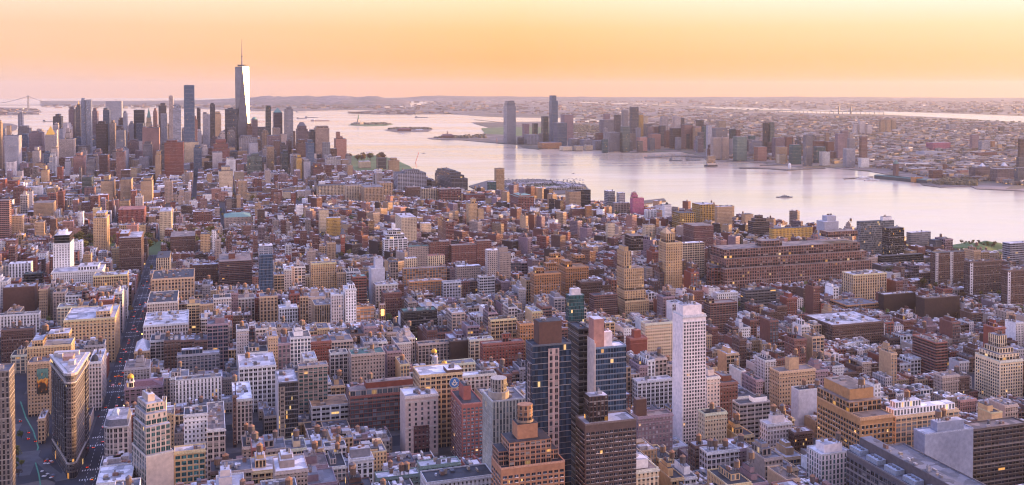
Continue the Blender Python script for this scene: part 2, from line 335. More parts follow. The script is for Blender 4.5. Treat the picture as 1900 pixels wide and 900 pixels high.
# New Jersey: waterfront outline traced along the far bank, then out to the horizon
SH = px(925, 266, 960, 268, 972, 274, 1000, 277, 1040, 272, 1050, 280, 1100, 277, 1160, 283, 1225, 282, 1262, 281, 1300, 288, 1312, 297, 1345, 300, 1390, 300, 1440, 304, 1490, 311, 1530, 309, 1560, 313, 1610, 317, 1640, 322, 1700, 334, 1712, 343, 1745, 347, 1800, 345, 1812, 350, 1900, 354, 2050, 372, 2300, 400)
NJ = SH+[(16000, 6000), (RAD*.75, RAD*.6), (RAD*.5, RAD*.82), (RAD*.2, RAD*.965), (-RAD*.02, RAD*.985)]+px(800, 190, 742, 203, 760, 205, 840, 212, 900, 216, 1000, 220, 990, 226, 930, 227, 875, 227, 882, 230, 905, 236, 908, 243, 893, 249, 870, 253, 830, 254, 793, 256, 800, 258, 860, 260)
nj = sheet('far_shore_ground', NJ, 0, M_LAND, thick=4)
sheet('bay_water', px(1120, 192, 1180, 191, 1290, 199, 1420, 206, 1500, 210, 1640, 213, 1760, 219, 1905, 228, 1905, 216, 1800, 212, 1640, 207, 1500, 204, 1420, 201, 1330, 199, 1230, 196), 1.5, M_WATER)
sheet('bay_water', px(880, 216, 935, 218, 1005, 219, 1090, 219, 1120, 226, 1060, 229, 1000, 226, 930, 227, 880, 222), 1.5, M_WATER)
sheet('bay_water', px(1060, 190, 1100, 189, 1130, 191, 1100, 192), 1.5, M_WATER)
sheet('park_lawn', px(893, 238, 935, 236, 1100, 235, 1140, 244, 1080, 250, 960, 252, 900, 248), .6, M_GRASS)
si = sheet('far_island_ground', px(78, 198, 130, 193, 300, 199, 400, 203, 470, 206, 560, 206, 650, 204, 742, 204, 742, 192, 78, 192), 0, M_LAND, thick=4)
sheet('governors_island_ground', px(-60, 216, 10, 214, 50, 213, 78, 208, 74, 204, 40, 200, -60, 198), 0, M_SHORE, thick=4)
sheet('east_shore_ground', px(-200, 246, 8, 247, 30, 241, 33, 233, 20, 229, -200, 225), 0, M_SHORE, thick=4)
sheet('liberty_island_ground', px(646, 232, 665, 229, 700, 228, 731, 230, 716, 233, 680, 234), 0, M_GRASS, thick=4)
sheet('ellis_island_ground', px(713, 241, 740, 237, 790, 237, 803, 240, 795, 244, 735, 245), 0, M_SHORE, thick=4)
sheet('container_pier_ground', px(643, 209, 690, 204.5, 740, 204.5, 745, 207, 830, 208, 840, 211.5, 700, 212.5), 0, M_SHORE, thick=4)
for i, a in enumerate(((870, 345, 905, 335, 1000, 332, 1085, 342, 1093, 352, 1080, 358, 980, 362, 900, 360), (1178, 374, 1232, 368, 1236, 373, 1190, 379))):
    sheet('pier_deck', px(*a), .4, M_PAVE if i == 0 else M_DOCK, thick=4)
for a in ((1280, 291, 1340, 288, 1345, 290, 1284, 293), (1195, 291, 1260, 288, 1320, 289, 1321, 290, 1262, 290, 1198, 293), (1372, 310, 1425, 311, 1460, 314, 1530, 310, 1532, 312, 1462, 316, 1425, 313, 1372, 312), (1565, 331, 1620, 327, 1621, 328, 1566, 332), (1410, 306, 1470, 304, 1471, 305.5, 1411, 307)):
    sheet('pier_deck', px(*a), .3, M_DOCK, thick=3)
# hills behind the far island and along the horizon
def hills(name, x0, x1, y0, prof, seed, mat=M_LAND):
    r = random.Random(seed); n = 90; V = []; Fc = []; Y = far_y(y0)
    for i in range(n+1):
        x = x0+(x1-x0)*i/n; X, _ = ground(x, y0); f = np.interp(x, [p[0] for p in prof], [p[1] for p in prof])
        f *= 1+.05*math.sin(i*.7+seed)+.04*r.uniform(-1, 1)
        for dy, k in ((0, 0.02), (900, .45), (2200, 1), (4200, .8), (7000, .0)): V.append((X*(1+dy/Y), Y+dy, max(.3, f*k*(1+.06*r.uniform(-1, 1)))))
    for i in range(n):
        for k in range(4): a = i*5+k; Fc.append((a, a+5, a+6, a+1))
    me = bpy.data.meshes.new(name); me.from_pydata(V, [], Fc); me.update(); me.materials.append(mat)
    for p in me.polygons: p.use_smooth = True
    o = bpy.data.objects.new(name, me); COL.objects.link(o); o['kind'] = 'structure'
hills('hills', 75, 760, 196, [(75, 15), (130, 30), (230, 40), (330, 55), (420, 95), (480, 150), (600, 165), (700, 145), (750, 80), (760, 30)], 1)
hills('hills', 700, 2000, 188, [(700, 30), (800, 120), (950, 100), (1200, 80), (1500, 90), (1800, 60), (2000, 60)], 2)

# ---------------------------------------------------------------- labels: place phrases from well-known neighbours
ANCH = []          # (px, py, phrase)
def anchor(x, y, ph): ANCH.append((x, y, ph))
for a in ((128, 730, 'the wedge-shaped tower'), (450, 190, 'the tapering spire-topped glass skyscraper'), (240, 700, 'the single gold cupola'), (815, 665, 'the twin gold domes'), (1280, 700, 'the plain white slab tower'),
          (1017, 720, 'the stone-striped blue tower'), (1130, 690, 'the white-flanked blue glass tower'), (1125, 830, 'the bronze-grid tower'), (975, 840, 'the round-tanked orange tower'), (775, 790, 'the pale ornate tower'),
          (845, 712, 'the blue roundel'), (868, 800, 'the pinkish brick tower'), (290, 790, 'the pale stepped tower'), (480, 720, 'the white grid-windowed office'), (532, 760, 'the slim dark glass tower'), (1170, 520, 'the stepped buttress tower'),
          (1245, 460, 'the pointed buff tower'), (1475, 475, 'the block-long brick warehouse'), (1612, 530, 'the perforated cream facade'), (1625, 430, 'the glass hotel slab'), (1565, 770, 'the big orange loft'), (1720, 790, 'the tan penthouse-topped block'),
          (1855, 680, 'the tall cream corner tower'), (1725, 660, 'the red slab apartments'), (1470, 720, 'the turreted tan tower'), (1690, 840, 'the long grey slab wall'), (1760, 510, 'the white-striped brown apartments'), (493, 480, 'the pale-topped blue glass tower'),
          (248, 400, 'the dark red library block'), (117, 470, 'the dark-crowned white tower'), (636, 440, 'the clock tower'), (824, 425, 'the red-orange tower'), (760, 420, 'the cream-sided slab'), (960, 365, 'the green-roofed brick block'), (760, 335, 'the grey banded office'),
          (830, 330, 'the dark riverside terminal'), (1285, 390, 'the yellow artists block'), (1183, 370, 'the pink tower'), (1020, 500, 'the orange-brown stepped apartments'), (637, 560, 'the twin white towers'), (778, 590, 'the black loft block'), (945, 225, 'the tall riverfront tower'),
          (1027, 215, 'the tallest far-bank tower'), (1176, 230, 'the dark capped tower'), (1500, 285, 'the wavy tower'), (1558, 275, 'the brown far-bank tower'), (1421, 250, 'the green-grey far-bank tower'), (353, 200, 'the tall blue gridded tower'), (160, 215, 'the rippled silver tower'),
          (94, 250, 'the gold-pyramid tower'), (284, 260, 'the windowless brown tower'), (514, 225, 'the green-pyramid tower'), (594, 255, 'the tan riverside tower'), (205, 240, 'the dark brown slab'), (405, 280, 'the red-brown stepped block'), (1820, 320, 'the twin glass pyramids'),
          (1740, 270, 'the pink-red warehouse'), (319, 435, 'the marble arch'), (440, 405, 'the green-roofed hall'), (1070, 600, 'the slim teal glass tower')): anchor(*a)
REG = {}
ORD = ['', 'second', 'third', 'fourth', 'fifth', 'sixth', 'seventh', 'eighth', 'ninth', 'tenth', 'eleventh', 'twelfth', 'thirteenth', 'fourteenth', 'fifteenth']
PENDING = []       # (object, description, x, y, category)
def later(o, desc, x, y): PENDING.append((o, desc, x, y))
def settle_labels():
    g = {}
    for o, d, x, y in PENDING:
        A = sorted(ANCH, key=lambda a: (a[0]-x)**2+(1.5*(a[1]-y))**2)
        A = [a for a in A if (a[0]-x)**2+(a[1]-y)**2 > 60 and not (set(a[2].split()[1:]) <= set(d.split()))]
        a = A[0]; dx, dy = x-a[0], y-a[1]
        h = '' if abs(dx) < abs(dy)*.45 else ('left of' if dx < 0 else 'right of'); v = '' if abs(dy) < abs(dx)*.45 else ('behind' if dy < 0 else 'in front of')
        rel = {('left of', ''): 'left of', ('right of', ''): 'right of', ('', 'behind'): 'behind', ('', 'in front of'): 'in front of', ('left of', 'behind'): 'behind and left of', ('right of', 'behind'): 'behind and right of', ('left of', 'in front of'): 'in front and left of', ('right of', 'in front of'): 'in front and right of'}[(h, v)]
        g.setdefault((d, rel, a[2]), []).append((math.hypot(dx, dy), o))
    for (d, rel, ph), L in g.items():
        L.sort(key=lambda q: q[0])
        for i, (_, o) in enumerate(L):
            s = f'{d} {rel} {ph}'
            if i: s = f'{ORD[min(i, 14)]} '+s
            if len(s.split()) > 16: s = s.replace('in front and left of', 'in front of').replace('in front and right of', 'in front of').replace('behind and left of', 'behind').replace('behind and right of', 'behind')
            if s in REG: s = s.replace(' tower', ' high-rise', 1)
            REG[s] = 1
            o['label'] = s

# ---------------------------------------------------------------- buildings
C_ = dict(tan=(.40, .30, .21), buff=(.46, .34, .22), lime=(.46, .41, .38), white=(.70, .67, .66), cream=(.52, .44, .33), red=(.25, .095, .075), brick=(.20, .10, .085), brown=(.155, .095, .08), dbrown=(.09, .06, .055), pink=(.36, .22, .19),
          grey=(.27, .265, .28), dgrey=(.12, .12, .135), black=(.03, .03, .036), orange=(.38, .215, .12), yellow=(.50, .34, .14), stone=(.33, .28, .25), blue=(.12, .18, .27), teal=(.05, .14, .15), silver=(.36, .37, .41), pale=(.50, .47, .47), green=(.16, .22, .20), rose=(.42, .17, .24), mauve=(.25, .19, .21))
ADJ = dict(tan='tan', buff='buff', lime='limestone', white='white', cream='cream', red='red brick', brick='brick', brown='brown', dbrown='dark brown', pink='pinkish', grey='grey', dgrey='dark grey', black='black', orange='orange brick', yellow='yellow brick', stone='grey stone', blue='blue glass', teal='teal glass', silver='silver', pale='pale', green='green-grey', rose='pink', mauve='dusky brick')
def _sat(c, k=1.3):
    k = 1.25 if c[0] < .3 and c[0] > 1.6*c[1] else k
    l = .3*c[0]+.5*c[1]+.2*c[2]; return tuple(max(.01, l+(q-l)*k) for q in c)
C_ = {k: _sat(v) for k, v in C_.items()}
def _con(c, e=.42):
    l = .3*c[0]+.5*c[1]+.2*c[2]; f = (l/.27)**e; return tuple(min(.82, q*f) for q in c)
C_ = {k: _con(v) for k, v in C_.items()}
R_ = dict(silver=(.35, .345, .37), white=(.50, .495, .52), grey=(.11, .11, .125), tar=(.024, .024, .03), brown=(.16, .12, .10), red=(.26, .10, .07), green=(.12, .23, .19), dgreen=(.05, .12, .09), wood=(.25, .15, .08), gold=(.8, .45, .06))
ROOFS = ['silver', 'silver', 'white', 'grey', 'grey', 'tar', 'tar', 'tar', 'brown', 'grey']
VF = .62
FOOT = []      # footprints: cx, cy, hx, hy, rot, yvis(px), xl, xr
def solve(xl, xc, xr, yr, mode, val, dep=None, ga=GA):
    b = (yr-YC)/F
    if mode == 'h': X, Y = ground(xc, yr, val); H = val
    else:
        Y = ground(xc, val)[1] if mode == 'b' else val
        h = Y*(b*CP+SP)/(CP-b*SP); H = H0-h; X = (xc-950)/F*(Y*CP+h*SP)
    h = H0-H; W = (math.cos(ga), math.sin(ga)); Dn = (-math.sin(ga), math.cos(ga))
    def ln(x, v):
        k = (x-950)/F; return (k*(Y*CP+h*SP)-X)/(v[0]-k*v[1]*CP)
    vpx = 950-F*math.tan(ga)
    if xc > vpx+40 or (xc > vpx-40 and xc-xl <= xr-xc):
        a = max(3, ln(xr, W)); d = dep or min(70, max(12, ln(xl, Dn) if xc-xl > 1 else 20)); ox, oy = a/2, d/2
    else:
        a = max(3, -ln(xl, W)); d = dep or min(70, max(12, ln(xr, Dn) if xr-xc > 1 else 20)); ox, oy = -a/2, d/2
    return X+ox*W[0]+oy*Dn[0], Y+ox*W[1]+oy*Dn[1], a/2, d/2, H
def tank(root, x, y, z, r=2.1, h=4.4, legs=True, parts=True, mb=None, hue=0):
    wood = [(.16, .10, .07), (.12, .10, .095), (.2, .13, .09)][hue % 3]
    cone = [(.34, .16, .07), (.26, .14, .08), (.14, .12, .12)][hue % 3]  # the orange tones put warm low light into the cone colour
    L = 3.2
    def put(m, what):
        if what in ('all', 'tank_body'): m.prim(10, x, y, z+L, z+L+h, r, r, col=wood, tcol=wood)
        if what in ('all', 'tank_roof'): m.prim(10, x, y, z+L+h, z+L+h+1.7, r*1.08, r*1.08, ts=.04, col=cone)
        if what in ('all', 'tank_frame'):
            for a in (-1, 1):
                for b in (-1, 1): m.box(x+a*r*.6-.15, x+a*r*.6+.15, y+b*r*.6-.15, y+b*r*.6+.15, z, z+L, col=(.05, .045, .05))
            m.box(x-r*.8, x+r*.8, y-r*.8, y+r*.8, z+L-.35, z+L-.02, col=(.06, .055, .06))
    if mb is not None: put(mb, 'all'); return
    m = MB(); put(m, 'tank_body'); t = m.build('water_tank', root)
    for w in ('tank_roof', 'tank_frame'): m = MB(); put(m, w); m.build(w, t)
WINGLASS = {}
def window_parts(root, spots, nrm, w, h, gl, rest_name='window'):
    """spots: local centres on a wall; nrm 'n' (towards -y), 'e' (-x) or 'w' (+x). 100 at most as parts, the rest as one."""
    def shape(m, x, y, z):
        d = .12
        if nrm == 'n':
            m.box(x-w/2, x+w/2, y-d, y+.05, z-h/2, z+h/2, col=GL[gl], sty='n'); m.box(x-w/2-.1, x+w/2+.1, y-d-.15, y, z-h/2-.25, z-h/2, col=(.4, .38, .36)); m.box(x-.05, x+.05, y-d-.06, y-d, z-h/2, z+h/2, col=(.25, .25, .26))
        else:
            sg = -1 if nrm == 'e' else 1
            a, b = sorted((x+sg*d, x-sg*.05)); m.box(a, b, y-w/2, y+w/2, z-h/2, z+h/2, col=GL[gl]); a, b = sorted((x+sg*(d+.15), x)); m.box(a, b, y-w/2-.1, y+w/2+.1, z-h/2-.25, z-h/2, col=(.4, .38, .36))
    def glassify(o):
        o.data.materials.clear(); o.data.materials.append(GLS_MAT)
    spots = sorted(spots, key=lambda s: -s[2]); key = (nrm, round(w, 2), round(h, 2), gl)
    if key not in WINGLASS:
        m = MB(); shape(m, 0, 0, 0); o = m.build('window'); glassify(o); WINGLASS[key] = o.data; bpy.data.objects.remove(o)
    n0 = USED_WIN.get(root.name, 0)
    for (x, y, z) in spots[:max(0, 100-n0)]:
        o = bpy.data.objects.new('window', WINGLASS[key]); COL.objects.link(o); o.parent = root; o.location = (x, y, z)
    USED_WIN[root.name] = n0+len(spots[:max(0, 100-n0)])
    if len(spots) > 100-n0:
        m = MB()
        for s in spots[max(0, 100-n0):]: shape(m, *s)
        o = m.build('window', root); glassify(o); o['kind'] = 'stuff'
USED_WIN = {}
def glass_by_attr():
    m, t, b = newmat('window_glass'); col = attr(t, 'col'); oi = t.nodes.new('ShaderNodeObjectInfo'); p = geo_pos(t)
    sn = t.nodes.new('ShaderNodeVectorMath'); sn.operation = 'SNAP'; t.links.new(p, sn.inputs[0]); sn.inputs[1].default_value = (2.2, 2.2, 2.6)
    wn = t.nodes.new('ShaderNodeTexWhiteNoise'); t.links.new(sn.outputs[0], wn.inputs['Vector'])
    t.links.new(mixc(t, 1., col.outputs['Color'], ramp(t, wn.outputs[0], [(0, (.5, .5, .5)), (.75, (1.2, 1.2, 1.2)), (1, (3, 2.8, 2.6))]), 'MULTIPLY'), b.inputs['Base Color'])
    b.inputs['Roughness'].default_value = .12
    t.links.new(mth(t, 'MULTIPLY', mth(t, 'GREATER_THAN', wn.outputs[0], .993), .55), b.inputs['Emission Strength']); b.inputs['Emission Color'].default_value = (1, .5, .12, 1)
    return m
GLS_MAT = glass_by_attr()
def clutter(hx, hy, z, mb_hv, mb_bk, near=True, n=None, seed=None):
    """bulkheads, ducts, cooling units on a roof, all inside +-hx, +-hy"""
    r = random
    for i in range(n if n is not None else max(4, int(hx*hy/14))+r.randint(0, 4)):
        w, d, h = r.uniform(.9, max(1, min(4.5, hx*.5))), r.uniform(.9, max(1, min(5, hy*.5))), r.choice([r.uniform(.8, 1.8), r.uniform(1.4, 3.8)])
        x, y = r.uniform(-hx*.8+w/2, hx*.8-w/2), r.uniform(-hy*.8+d/2, hy*.8-d/2)
        c = r.choice([(.3, .29, .3), (.5, .49, .5), (.12, .12, .13), (.22, .13, .1), (.2, .19, .2), (.34, .28, .22)])
        (mb_bk if h > 2.6 else mb_hv).append((x-w/2, x+w/2, y-d/2, y+d/2, z, z+h, c))
def building(name, desc, cx, cy, hx, hy, H, ga=GA, col='tan', sty='p', gl='d', roof='grey', tiers=(), tanks=0, cat='building', lit=.005, near=True, win=15, cornice=True, top=None, lab=None, group=None, blank=None, pw=None, cl=None, vis=None):
    c = C_[col] if isinstance(col, str) else col; rc = R_[roof] if isinstance(roof, str) else roof
    j = random.uniform(.9, 1.1); c = tuple(q*j for q in c)
    root = empty(name, (cx, cy, 0), ga); tag(root, lab, cat, group)
    m = MB(); m.box(-hx, hx, -hy, hy, -1, H, sm=0, tm=2, col=c, sty='n' if pw else sty, gl=gl, lit=lit, win=win if blank is None else blank); m.build('wall', root)
    if pw:      # real windows on the two seen faces: (bay, floor, w, h, z0, x margin, faces)
        bay, fl, ww, wh, z0, mg, faces = pw
        sp = lambda a, b: [a+(b-a)*(i+.5)/max(1, round((b-a)/bay)) for i in range(max(1, round((b-a)/bay)))]
        zs = [z0+fl*(k+.5) for k in range(int((H-z0-1.2)/fl))]
        zv = [z for z in zs if True]
        if 'n' in faces: window_parts(root, [(x, -hy, z) for x in sp(-hx+mg, hx-mg*.3) for z in zv], 'n', ww, wh, gl)
        if 'e' in faces: window_parts(root, [(-hx, y, z) for y in sp(-hy+1, hy-1) for z in zv], 'e', ww, wh, gl)
        if 'w' in faces: window_parts(root, [(hx, y, z) for y in sp(-hy+1, hy-1) for z in zv], 'w', ww, wh, gl)
    m = MB(); m.box(-hx+.05, hx-.05, -hy+.05, hy-.05, H+.004, H+.25, sm=1, tm=1, col=rc); rf = m.build('roof', root)
    if near:
        m = MB(); q = .35; pc = tuple(min(.6, a*1.15+.05) for a in c)
        for b in ((-hx-.06, hx+.06, -hy-.06, -hy+q), (-hx-.06, hx+.06, hy-q, hy+.06), (-hx-.06, -hx+q, -hy+q, hy-q), (hx-q, hx+.06, -hy+q, hy-q)): m.box(*b, H+.002, H+1.15, col=pc)
        m.build('parapet', root)
        if cornice and sty in 'pqgw':
            m = MB(); cc = tuple(min(.62, a*1.25+.03) for a in c)
            m.box(-hx-.7, hx+.7, -hy-.7, -hy-.01, H-1.3, H-.1, col=cc); m.box(-hx-.35, hx+.35, -hy-.35, -hy-.01, H-5.2, H-4.7, col=cc); m.build('cornice', root)
    z = H+.25
    for T in tiers:
        x0, x1, y0, y1, th = T[:5]; o = T[5] if len(T) > 5 else {}
        tz = o.get('z', z); tc = C_[o['col']] if 'col' in o else c; X0, X1, Y0, Y1 = -hx+2*hx*x0, -hx+2*hx*x1, -hy+2*hy*y0, -hy+2*hy*y1
        m = MB(); m.box(X0, X1, Y0, Y1, tz+.004, tz+th, sm=0, tm=2, col=tc, sty=o.get('sty', sty), gl=o.get('gl', gl), lit=lit); u = m.build('upper_wall', root)
        m = MB(); m.box(X0+.3, X1-.3, Y0+.3, Y1-.3, tz+th+.004, tz+th+.2, sm=1, tm=1, col=R_[o.get('roof', roof)] if isinstance(o.get('roof', roof), str) else rc); m.build('roof', u)
        z = max(z, tz+th+.2) if not o.get('side') else z
        lastT = (X0, X1, Y0, Y1, tz+th+.2)
    hv, bk = [], []
    cln = cl if cl is not None else (None if near else (3 if not top else 0))
    if cln != 0 and not tiers: clutter(hx-.8, hy-.8, H+.25, hv, bk, n=cln)
    elif cln != 0:
        X0, X1, Y0, Y1, tz = lastT; clutter((X1-X0)/2-.6, (Y1-Y0)/2-.6, tz, hv, bk, n=cln or 3); ox, oy = (X0+X1)/2, (Y0+Y1)/2
        hv = [(a+ox, b+ox, d+oy, e+oy, *k) for a, b, d, e, *k in hv]; bk = [(a+ox, b+ox, d+oy, e+oy, *k) for a, b, d, e, *k in bk]
    for b in bk[:5]: m = MB(); m.box(*b[:6], col=b[6], sm=2, tm=1, tcol=R_['grey']); m.build('bulkhead', root)
    for b in hv[:(18 if near else 1)]: m = MB(); m.box(*b[:6], col=b[6]); m.build('cooling_unit', root)
    for k in range(tanks):
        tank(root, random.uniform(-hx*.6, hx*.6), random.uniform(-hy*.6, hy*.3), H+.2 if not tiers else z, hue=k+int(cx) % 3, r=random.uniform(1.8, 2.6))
    if top:
        for t in (top if isinstance(top, list) else [top]):
            m = MB(); k = t[0]
            X0, X1, Y0, Y1 = t[1] if t[1] else (0, 1, 0, 1); X0, X1, Y0, Y1 = -hx+2*hx*X0, -hx+2*hx*X1, -hy+2*hy*Y0, -hy+2*hy*Y1
            ax, ay, bx, by = (X0+X1)/2, (Y0+Y1)/2, (X1-X0)/2, (Y1-Y0)/2; zz = z+.01
            cc = R_.get(t[3], C_.get(t[3])) if isinstance(t[3], str) else t[3]
            if k == 'pyr': m.box(X0, X1, Y0, Y1, zz, zz+t[2], ts=.03, col=cc); m.build('pyramid_roof', root)
            elif k == 'hip': m.box(X0, X1, Y0, Y1, zz, zz+t[2], ts=.45, col=cc); m.build('hipped_roof', root)
            elif k == 'dome':
                for i in range(6): a0, a1 = i*math.pi/12, (i+1)*math.pi/12; m.prim(16, ax, ay, zz+t[2]*math.sin(a0), zz+t[2]*math.sin(a1), bx*math.cos(a0), by*math.cos(a0), ts=max(.02, math.cos(a1)/math.cos(a0)), col=cc)
                m.build('dome', root)
            elif k == 'spire': m.prim(8, ax, ay, zz+(t[4] if len(t) > 4 else 0), zz+(t[4] if len(t) > 4 else 0)+t[2], bx, by, ts=.1, col=cc); m.build('spire', root)
            elif k == 'drum': m.prim(16, ax, ay, zz, zz+t[2], bx, by, col=cc, sm=0, sty=t[4] if len(t) > 4 else 'n'); m.build('drum', root)
            elif k == 'slant': m.poly([(X0, Y0), (X1, Y0), (X1, Y1), (X0, Y1)], zz, zz+.1, cc); m.raw[-1] = slant(X0, X1, Y0, Y1, zz, t[2], cc); m.build('slanted_crown', root)
    return root
def slant(X0, X1, Y0, Y1, z, h, c):
    V = [(X0, Y0, z), (X1, Y0, z), (X1, Y1, z), (X0, Y1, z), (X0, Y0, z+h), (X0, Y1, z+h)]; g = GL['b']
    f = lambda q: (q, [(0, 0)]*len(q), 2, c, (0, 0, 0), g)
    return V, [f((0, 1, 4)), f((1, 2, 5, 4)), f((2, 3, 5)), f((3, 0, 4, 5))]
def L(xl, xc, xr, yr, mode, val, name, desc, dep=None, ga=GA, vis=None, **k):
    cx, cy, hx, hy, H = solve(xl, xc, xr, yr, mode, val, dep, ga)
    near = k.pop('near', cy < 1500)
    o = building(name, desc, cx, cy, hx, hy, H, ga, near=near, **k)
    if not k.get('lab'): later(o, desc, (xl+xr)/2, yr)
    bx, by = proj(cx, cy-hy, 0)
    FOOT.append((cx, cy, hx, hy, ga, (vis+5 if vis else 0) or (val-3 if mode == 'b' else min(by, yr+VF*(by-yr))), xl, xr))
    return o, (cx, cy, hx, hy, H)
OB, AT, HT, WH = 'office_building', 'apartment_building', 'house', 'warehouse'

# ---- near, left
L(-30, 17, 21, 690, 'h', 120, 'stone_tower', 'beige stone tower strip at the left frame edge', col=(.17, .145, .13), sty='v', vis=900, dep=20)
L(51, 92, 97, 672, 'h', 52, OB, 'narrow stone office with a tall fire-coloured billboard', col='tan', sty='q', vis=760, dep=26)
L(50, 132, 137, 640, 'h', 62, OB, 'ornate buff office with crowded cornice', col='buff', sty='q', roof='silver', tanks=2, vis=690, tiers=[(.1, .35, .1, .9, 6), (.45, .95, .1, .9, 5)], dep=28)
L(118, 213, 236, 590, 'h', 52, OB, 'long buff loft with stepped roofline', col='buff', sty='p', roof='silver', tanks=3, vis=632, tiers=[(.62, .9, .1, .6, 7)])
L(2, 62, 66, 610, 'h', 40, OB, 'dark-roofed brick block under green awnings', col='brown', roof='tar', tanks=2, vis=650)
L(165, 188, 196, 672, 'h', 48, OB, 'corner office with a dark dome', col='lime', sty='p', top=('dome', (.1, .7, .0, .3), 6, 'tar'), roof='silver', vis=800, dep=50)
L(178, 244, 250, 893, 'h', 40, OB, 'white parapet roof at the bottom frame edge', col='lime', roof='white', vis=900, cl=6)
L(70, 83, 86, 778, 'h', 22, OB, 'small corner building with pale roof', col='tan', roof='white', vis=830, dep=25)
L(231, 302, 305, 716, 'b', 772, OB, 'grey mansard office with green cornice', col='mauve', sty='g', roof='red', vis=758, top=[('hip', (.02, .98, .03, .5), 5, (.2, .1, .11))], cl=4, dep=26)
L(325, 411, 414, 700, 'h', 42, OB, 'white loft with tall dark window bays and planted terrace', col='white', sty='v', roof='grey', vis=744)
L(358, 432, 434, 736, 'h', 46, OB, 'dark maroon brick office', col='brown', sty='p', roof='silver', tanks=1, vis=790, tiers=[(.6, .85, .1, .5, 9)])
L(430, 433, 468, 744, 'b', 824, OB, 'slim limestone tower with arched top windows', col='lime', sty='w', roof='white', vis=815)
L(441, 444, 512, 684, 'b', 768, OB, 'white office with grid of dark windows', lab='white loft office with a regular grid of dark windows and pale roof', col='white', sty='w', roof='silver', tanks=1, vis=760, lit=0, cl=9)
L(249, 278, 282, 652, 'h', 30, OB, 'tan block with steep white gable', col='tan', roof='white', vis=672, top=('pyr', (.0, .9, .0, 1), 9, 'white'))
L(329, 407, 409, 655, 'h', 36, OB, 'blue-grey glazed block with terraces', col='grey', sty='g', gl='b', roof='silver', vis=690, tiers=[(.1, .6, .2, .9, 5)])
L(323, 381, 383, 835, 'h', 52, OB, 'mustard stone grid with green-tinted windows', col='buff', sty='g', gl='t', roof='silver', vis=900, lit=.05, pw=(4.6, 4.2, 3.3, 2.7, 0, .4, 'n'))
L(381, 384, 418, 800, 'h', 50, OB, 'limestone office with arched attic windows', col='lime', sty='w', roof='brown', vis=860)
L(341, 385, 386, 768, 'h', 56, OB, 'white service block behind the stepped tower', col='white', sty='p', roof='tar', vis=800, win=1)
# ---- near, centre-left
L(511, 517, 553, 712, 'b', 828, OB, 'slim tower', lab='slim dark glass tower with a blank white side wall and amber windows', col='dgrey', sty='c', roof='silver', lit=.07, vis=820, gl='k', cl=7)
L(552, 554, 608, 682, 'h', 55, OB, 'brown stone grid loft with green glass', col='stone', sty='g', gl='t', roof='grey', vis=738, cl=5)
L(610, 613, 645, 657, 'h', 48, OB, 'arcaded limestone loft', col='lime', sty='w', roof='tar', vis=700)
L(646, 652, 714, 660, 'h', 52, OB, 'broad limestone loft with arched top floor', col='stone', sty='p', roof='dgreen', tanks=1, vis=706)
L(645, 650, 771, 738, 'b', 808, OB, 'red-brown brick block with vertical piers', col='red', sty='g', gl='g', roof='brown', vis=800, tiers=[(.0, .98, .08, .9, 5, dict(sty='g', col='stone')), (.25, .98, .3, .9, 5, dict(col='red', sty='n'))], tanks=1)
L(572, 578, 648, 757, 'b', 800, OB, 'white block with wood-decked roof garden', col='white', sty='r', roof='wood', vis=800, cl=4)
L(600, 603, 642, 832, 'h', 34, OB, 'pale loft with row of glowing arched windows', col='pale', sty='w', roof='tar', vis=850, lit=.5, tanks=1)
L(647, 650, 693, 855, 'h', 42, OB, 'white loft with tall black windows and stone bulkheads', col='white', sty='w', gl='k', roof='silver', vis=900, tiers=[(.05, .9, .4, .9, 6, dict(sty='n', col='grey'))], pw=(4.4, 4.4, 2.3, 3.0, 0, .5, 'n'))
L(697, 700, 778, 890, 'h', 36, OB, 'wide white roof with skylight boxes', col='green', roof='white', vis=900, cl=8, tanks=2)
L(778, 780, 854, 868, 'h', 34, OB, 'grey roof edged with green cornice', col='green', roof='silver', vis=895, cl=8)
L(780, 792, 916, 898, 'h', 45, OB, 'long white-parapeted roof at the bottom edge', col='white', roof='tar', vis=900, cl=6)
L(742, 752, 813, 738, 'b', 852, OB, 'ornate tower', lab='pale ornate terracotta tower with dark brick panel on its lower front', col=(.50, .40, .36), sty='p', roof='white', vis=845, pw=(5.4, 4.3, 1.7, 2.4, 6, 1., 'n'), cl=8, lit=0)
L(777, 779, 858, 699, 'b', 835, OB, 'yellow-tan office with plain upper wall', col='buff', sty='g', roof='white', vis=735, tiers=[(.64, 1.0, .0, .5, 3, dict(col='brown', sty='n'))], dep=30)
L(836, 857, 896, 752, 'b', 868, AT, 'brick tower', lab='pinkish red brick apartment tower with tall square brick chimney on top', col=(.30, .11, .09), sty='b', gl='g', roof='tar', vis=858, tiers=[(.25, .6, .3, .7, 12, dict(sty='n'))], cl=7, pw=(3.3, 3.0, 2.2, 1.5, 0, .5, 'ne'))
L(895, 914, 975, 747, 'h', 96, AT, 'octagon tower', lab='green-glass apartment tower with white piers and an eight-sided cream crown', col=(.50, .50, .43), sty='v', gl='g', roof='grey', vis=880, top=[('drum', (.0, .62, .1, .7), 5, (.42, .37, .31)), ('drum', (.07, .55, .17, .63), 14, (.42, .37, .31), 'v')], cl=4)
L(773, 776, 836, 640, 'h', 38, OB, 'beige loft with broad black roof', col='stone', sty='w', roof='tar', vis=680)
L(834, 836, 872, 635, 'h', 40, OB, 'black-netted block', col='dbrown', sty='n', roof='tar', vis=660)
L(870, 872, 915, 632, 'h', 42, OB, 'cream-fronted loft with silver roof', col='cream', sty='g', roof='silver', vis=660)
